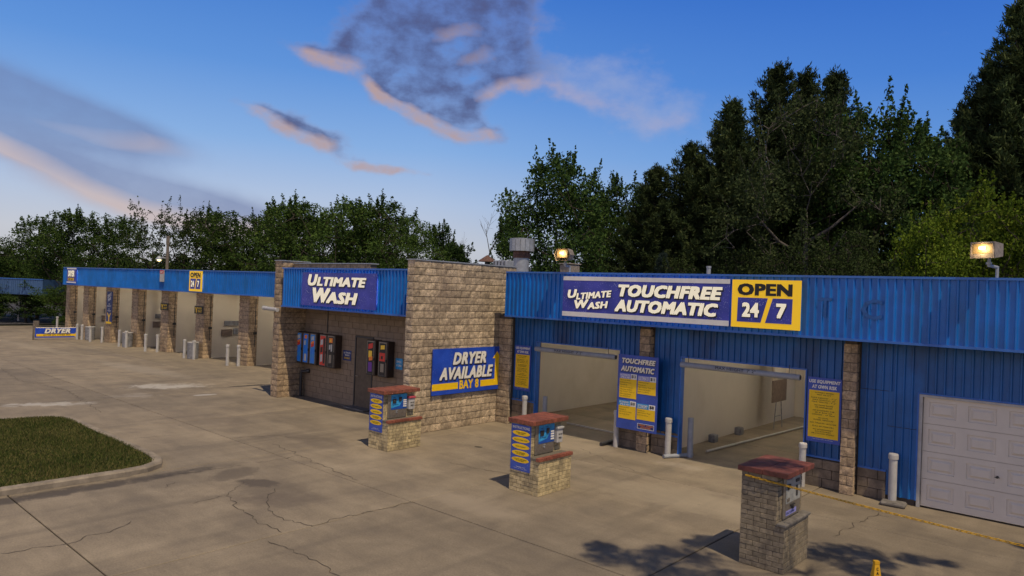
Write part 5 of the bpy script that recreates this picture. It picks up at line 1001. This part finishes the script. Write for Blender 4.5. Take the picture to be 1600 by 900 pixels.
def conif(seed, H=10.0, Rr=2.6, nb=150, tuft=38, card=.175, mat=LF_C, up=.45, z0=.6, dens=3.4):
    r_ = np.random.default_rng(seed); segs_ = [(Vector((0, 0, 0)), Vector((.03, 0, H * .55)), .16, .10), (Vector((.03, 0, H * .55)), Vector((0, 0, H * .985)), .10, .012)]; C = []; D = []
    def tufts(p, axis, n_):
        g = r_.normal(0, 1, (n_, 3)) + np.array(axis) * 1.5; g /= np.linalg.norm(g, axis=1)[:, None]; s_ = r_.uniform(.25, 1, (n_, 1)); C.append(p + g * card * .42 * s_ + r_.normal(0, .05, (n_, 3))); D.append(g)
    for k in range(nb):
        t = ((k + r_.uniform(0, 1)) / nb) ** .9; z = z0 + (H - z0 - .2) * t; a = k * 2.39996 + r_.uniform(-.4, .4); ln_ = (Rr * 1.08 * (1 - t) ** .98 + .16) * r_.uniform(.62, 1.18)
        u = np.array([math.cos(a), math.sin(a), 0.0]); sd = np.array([-u[1], u[0], 0.0]); drop = -.10 * (1 - t); f = lambda q: np.array([0, 0, z + ln_ * (drop * q + up * q ** 2.4 * (.45 + .5 * t))]) + u * ln_ * q
        n_ = max(3, int(ln_ * dens * 2.2))
        for q in np.linspace(.18, 1.0, n_):
            w = (1.12 - q) * ln_ * .42
            for m_ in range(2 if q < .9 else 1):
                o_ = sd * r_.uniform(-w, w) + np.array([0, 0, r_.normal(0, .06)]); p = f(q) + o_; ax = u * .5 + sd * np.sign(o_ @ sd) * .35 + np.array([0, 0, .65 if q < .9 else 1.6]); ax /= np.linalg.norm(ax)
                nt_ = int(tuft * r_.uniform(.7, 1.3)); tufts(p, ax, nt_)
                if q > .75: tufts(p + ax * card * .7, ax, nt_ // 2)
        e = f(.95); segs_.append((Vector((0, 0, z)), Vector(f(.5)), .030 * (1 - t) + .010, .014)); segs_.append((Vector(f(.5)), Vector(e), .014, .006))
    for q in np.linspace(H * .93, H * 1.0, 7): tufts(np.array([0, 0, q]), [0, 0, 1.0], 16)
    C = np.concatenate(C); D = np.concatenate(D); V = leaf_quads(C, card, up=.2, aspect=.20, rs_=r_, dirs=D); return tubes_mesh('trunk', segs_, BARK, 5), quick_mesh('crown', V, 4, mat)
VAR = {
 'd': [decid(1, 150, 230, .165, z0=.6, cl=(.5, 1.05)), decid(2, 150, 230, .16, shape='vase', z0=.4, cl=(.5, 1.0)), decid(3, 140, 240, .165, crown_r=3.2, shape='round', z0=.5, cl=(.45, 1.0))],
 'e': [decid(4, 80, 110, .17, crown_r=2.3, shape='vase', cl=(.25, .6), mat=LF_S, droop=.1)],
 'p': [decid(5, 75, 300, .19, crown_r=2.9, z0=.4, shape='tall', cl=(.5, .95), mat=LF_H)],
 'h': [decid(6, 165, 330, .16, crown_r=3.2, z0=.6, cl=(.5, 1.05), mat=LF_H), decid(7, 170, 290, .15, crown_r=3.4, shape='round', z0=.8, cl=(.4, .95), mat=LF_H)],
 'g': [decid(8, 200, 270, .12, crown_r=3.1, z0=.8, cl=(.35, .85), mat=LF_G, bark=BARKG)],
 'c': [conif(9, up=.6), conif(10, Rr=2.9, nb=135, up=.6), conif(11, Rr=2.5, nb=150, up=.65)],
 'b': [conif(12, Rr=3.2, nb=150, mat=LF_B, up=.15, z0=.2)],
 's': [decid(13, 120, 240, .16, crown_r=4.0, z0=.3, shape='shrub', cl=(.6, 1.3), mat=LF_S)],
 'y': [decid(14, 120, 260, .17, crown_r=3.8, z0=.4, shape='shrub', cl=(.5, 1.2), mat=LF_Y)],
}
KIND = {'d': ('broadleaf_tree', 'tree'), 'e': ('slender_tree', 'tree'), 'p': ('small_oak_tree', 'tree'), 'h': ('large_broadleaf_tree', 'tree'), 'g': ('grey_green_tree', 'tree'), 'c': ('pine_tree', 'tree'), 'b': ('spruce_tree', 'tree'), 's': ('shrub', 'shrub'), 'y': ('bright_shrub', 'shrub')}
GRP = {'d': 'broadleaf trees behind the wash bays', 'e': 'slender trees behind the light pole', 'p': 'small clumpy trees in the gap', 'h': 'large broadleaf trees by the pines', 'c': 'tall pines behind the automatic wash', 's': 'dark shrubs behind the right roof', 'y': 'bright green shrubs at the right'}
TREES = [["d", -76.5, 14.7, 6.9, 1.25, "low green tree at the extreme left, cut by the picture edge"], ["d", -79.2, 17.6, 7.4, 1.1, "low green tree above the left end of the far canopy"], ["d", -74.4, 19.2, 9.2, 0.95, "green tree rising above the middle of the far canopy"], ["d", -68.0, 19.6, 9.4, 0.9, "green tree above the right end of the far canopy"], ["d", -69.8, 22.0, 9.7, 0.9, "green tree behind the far left corner of the wash bays"], ["d", -64.8, 22.4, 9.1, 0.85, "green tree just left of the two slender trees"],
 ["e", -57.5, 22.3, 9.9, 0.9, "slender airy tree left of the light pole"], ["e", -57.7, 24.8, 10.0, 0.9, "slender airy tree right of the light pole, above the roof"], ["d", -58.9, 27.7, 9.9, 0.9, "dark tree right of the slender pair, above the hanging open sign"], ["d", -54.4, 27.8, 9.7, 0.9, "dark tree between the open sign and the wing pillar"], ["d", -55.5, 30.8, 10.1, 0.9, "dark tree behind the right end of the left fascia"], ["d", -46.7, 27.9, 10.1, 0.9, "tall dark tree above the wing pillar"], ["d", -47.8, 31.0, 10.5, 0.95, "tall dark tree above the parapet of the centre building"], ["d", -41.9, 29.6, 10.0, 0.9, "tall dark tree above the ULTIMATE WASH sign"], ["d", -40.4, 31.0, 10.1, 0.95, "tall dark tree right of the ULTIMATE WASH sign"], ["d", -37.6, 30.8, 8.8, 0.7, "rightmost tree of the dark row, at the edge of the sky gap"],
 ["d", -68.6, 16.9, 4.3, 1.3, "low bushy tree under the far canopy"], ["d", -61.7, 18.4, 4.9, 1.3, "low bushy tree beside the far end of the wash bays"], ["d", -61.8, 20.8, 5.8, 1.2, "bushy tree behind the far end of the wash bays"],
 ["s", -66.0, 26.0, 5.5, 1.1, "dark shrub behind the first self-serve pillars"], ["s", -60.5, 29.5, 5.5, 1.1, "dark shrub left of the light pole"], ["s", -55.0, 33.0, 5.6, 1.1, "dark shrub right of the light pole"], ["s", -49.5, 33.5, 5.8, 1.1, "dark shrub above the middle of the left fascia"], ["s", -44.5, 34.0, 5.8, 1.0, "dark shrub behind the parapet"], ["s", -39.0, 33.5, 5.2, .8, "dark shrub above the right end of the ULTIMATE WASH fascia"],
 ["d", -61.5, 29.5, 9.0, 1.0, "green tree filling in behind the slender pair"], ["d", -52.0, 33.0, 9.8, 1.0, "dark tree filling in right of the open sign"], ["d", -44.5, 34.5, 10.0, 1.0, "dark tree filling in above the parapet"],
 ["p", -44.6, 40.6, 9.8, 0.85, "small clumpy tree with a pointed top in the sky gap"], ["p", -41.8, 40.4, 7.9, 1.1, "small low clumpy tree right of the pointed one in the gap"], ["p", -33.7, 36.9, 9.7, 0.85, "clumpy tree behind the exhaust stack"], ["h", -23.7, 29.8, 11.5, .85, "large round leafy tree standing alone over the left flood light"], ["h", -25.7, 36.0, 10.2, 0.75, "broad leafy tree right of the large round one"], ["h", -25.3, 39.1, 11.6, 0.8, "leafy tree at the foot of the pine slope"],
 ["c", -19.3, 32.4, 10.9, 0.60, "shortest pine at the left end of the pine group"], ["c", -18.0, 33.6, 12.2, 0.55, "second pine from the left, stepping up the slope"], ["c", -17.0, 35.4, 13.6, .5, "third pine from the left of the pine group"], ["c", -16.0, 34.0, 14.2, 0.5, "fourth pine from the left, below the tallest one"], ["c", -15.1, 37.5, 16.8, 0.48, "tall pine at the top of the pine slope above the banner"], ["c", -14.2, 39.0, 16.6, 0.44, "tall pine just right of the peak of the slope"], ["c", -13.5, 41.6, 17.2, 0.46, "tall pine behind the grey-green tree, right of the peak"],
 ["g", -11.3, 31.5, 13.0, 0.95, "big grey-green tree with fine leaves in front of the pines"], ["h", -9.9, 35.5, 13.4, 0.8, "large leafy tree right of the grey-green one"], ["h", -8.7, 37.9, 12.9, 0.85, "large leafy tree at the dip in the skyline on the right"], ["d", -9.2, 48.2, 14.1, 0.9, "leafy tree seen far back in the dip between the pines"], ["c", -8.0, 46.6, 15.5, 0.42, "pine left of the giant one at the right edge"], ["c", -5.2, 43.7, 20.0, 0.44, "giant pine at the upper right corner"], ["c", -3.3, 45.4, 22.8, 0.5, "giant pine cut by the right edge of the picture"], ["c", -6.6, 44.2, 17.0, 0.42, "pine tucked against the left side of the giant pine"],
 ["s", -8.5, 28.7, 7.0, .75, "dark shrub mass below the grey-green tree"], ["y", -6.4, 30.5, 7.6, .7, "bright green shrub left of the square flood light"], ["y", -4.7, 32.1, 8.8, .8, "bright green shrub behind the square flood light"], ["y", -3.0, 32.2, 8.5, .8, "bright green shrub at the right edge"], ["s", -10.6, 28.1, 6.4, .8, "dark shrub behind the fascia right of the OPEN sign"], ["s", -13.0, 28.6, 6.3, .9, "dark shrub behind the OPEN sign"], ["b", -16.3, 28.2, 6.1, 0.85, "blue-green spruce behind the long banner"], ["s", -15.3, 27.9, 5.9, .8, "dark shrub right of the blue-green spruce"], ["s", -20.9, 29.6, 5.6, .8, "dark shrub right of the left flood light"], ["s", -26.8, 32.4, 6.4, .8, "dark shrub behind the exhaust stack"]]
cnt = {}
for k, x, y, h, w, lab in TREES:
    w *= {'d': 1.25, 'c': 1.2, 'h': 1.1}.get(k, 1.0)
    i = cnt.get(k, 0); cnt[k] = i + 1; tm, cm = VAR[k][i % len(VAR[k])]
    t = empty(KIND[k][0], (x, y, -.05), random.uniform(0, 6.28)); s = h / 10.0; wr = {'c': 2.0, 'b': 1.1}.get(k, 1.0)
    t.scale = (s * w * wr, s * w * wr, s); tag(t, lab, KIND[k][1], GRP.get(k)); put('trunk', tm, t); put('crown', cm, t)
# bare tree
r_ = np.random.default_rng(3); sg = []
def grow(p, d, ln_, r, lv):
    e = p + d * ln_; sg.append((p, e, r, r * .6))
    if lv == 0: return
    for k in range(3 if lv > 1 else 4): grow(p + d * ln_ * r_.uniform(.45, 1.0), (d + Vector(r_.normal(0, .38, 3)) + Vector((0, 0, .12))).normalized(), ln_ * r_.uniform(.5, .75), r * .5, lv - 1)
grow(Vector((0, 0, 0)), Vector((.02, 0, 1)), 4.8, .11, 0); grow(Vector((.09, 0, 4.7)), Vector((-.55, -.2, .8)).normalized(), 2.4, .06, 3); grow(Vector((.09, 0, 4.7)), Vector((.18, .2, 1)).normalized(), 3.0, .07, 3)
t = empty('bare_tree', (-40.9, 41.6, 0)); tag(t, 'leafless tree with thin grey branches in the sky gap', 'tree'); put('trunk', tubes_mesh('trunk', sg, BARKG, 4), t)
# distant tree line so the horizon is closed
C = []
for k in range(260):
    a = math.radians(20 + 200 * k / 260 + rng.uniform(-.4, .4)); d = rng.uniform(120, 170); hh = rng.uniform(5, 8.5); m = 90; g = rng.normal(size=(m, 3)); g /= np.linalg.norm(g, axis=1)[:, None]; g *= rng.uniform(.5, 1, (m, 1)) * np.array([4.5, 4.5, hh * .5]); C.append(g + np.array([math.cos(a) * d, math.sin(a) * d, hh * .5]))
tag(put('far_woodland', quick_mesh('far_woodland', leaf_quads(np.concatenate(C), 2.0), 4, LF_S)), 'low dark woodland closing the horizon', 'woodland', kind='stuff')
# tall tree beside the camera, its overhanging limb shades the pavement by the nearest pay station
sdir = SUN / SUN.z
tips = []; spots = [(-5.65, 9.75, .34), (-5.25, 10.3, .36), (-6.1, 9.35, .38), (-5.2, 9.4, .40), (-4.6, 9.8, .38), (-5.7, 10.15, .22), (-6.45, 9.55, .22), (-5.35, 11.2, .26), (-5.05, 11.5, .30), (-5.5, 10.85, .18), (-4.3, 9.3, .42), (-4.9, 8.8, .42), (-3.75, 12.25, .36), (-3.4, 12.6, .30), (-3.1, 12.25, .30), (-2.7, 12.9, .26), (-2.3, 13.1, .16), (-3.9, 11.9, .24), (-3.3, 11.8, .30), (-2.9, 11.6, .30), (-1.5, 15.1, .16), (-1.15, 15.4, .18), (-4.0, 8.7, .45), (-3.3, 9.2, .45)]
pts = []; r_ = np.random.default_rng(21)
for (x, y, rad) in spots:
    hz = 12.0 + r_.uniform(-.8, .8); c = np.array([x + sdir.x * hz, y + sdir.y * hz, hz]); tips.append(Vector(c)); m = int(900 * rad); g = r_.normal(0, 1, (m, 3)); g /= np.linalg.norm(g, axis=1)[:, None]; g *= (r_.uniform(0, 1, (m, 1)) ** .5) * rad * 1.25; g[:, 2] *= .5; pts.append(c + g)
base_p = Vector((7.2, 2.6, 0))
for k in range(60):
    c = np.array(base_p) + np.array([2.5, -2.5, 12.5]) + r_.normal(0, 1, 3) * np.array([1.7, 1.7, 1.6]); m = 160; g = r_.normal(0, .42, (m, 3)); pts.append(c + g)
sg = [(base_p, base_p + Vector((-.3, .3, 7)), .26, .20), (base_p + Vector((-.3, .3, 7)), base_p + Vector((-.2, .1, 13)), .18, .06)]
knee = base_p + Vector((-.3, .3, 8.5)); hub = sum(tips, Vector()) / len(tips); hub.z = 11.2; sg += [(knee, knee.lerp(hub, .55) + Vector((0, 0, .8)), .09, .055), (knee.lerp(hub, .55) + Vector((0, 0, .8)), hub, .055, .03)]
for q in tips: sg.append((hub if (q - hub).length < 2.4 else knee.lerp(hub, .6), q, .018, .005))
off = [(p - base_p, q - base_p, a, b) for p, q, a, b in sg]
t = empty('roadside_tree', base_p); tag(t, 'tall tree outside the picture whose overhanging limb dapples the pavement', 'tree'); put('trunk', tubes_mesh('trunk', off, BARK), t)
put('crown', quick_mesh('crown', leaf_quads(np.concatenate(pts) - np.array(base_p), .12, rs_=r_), 4, LF_D), t)
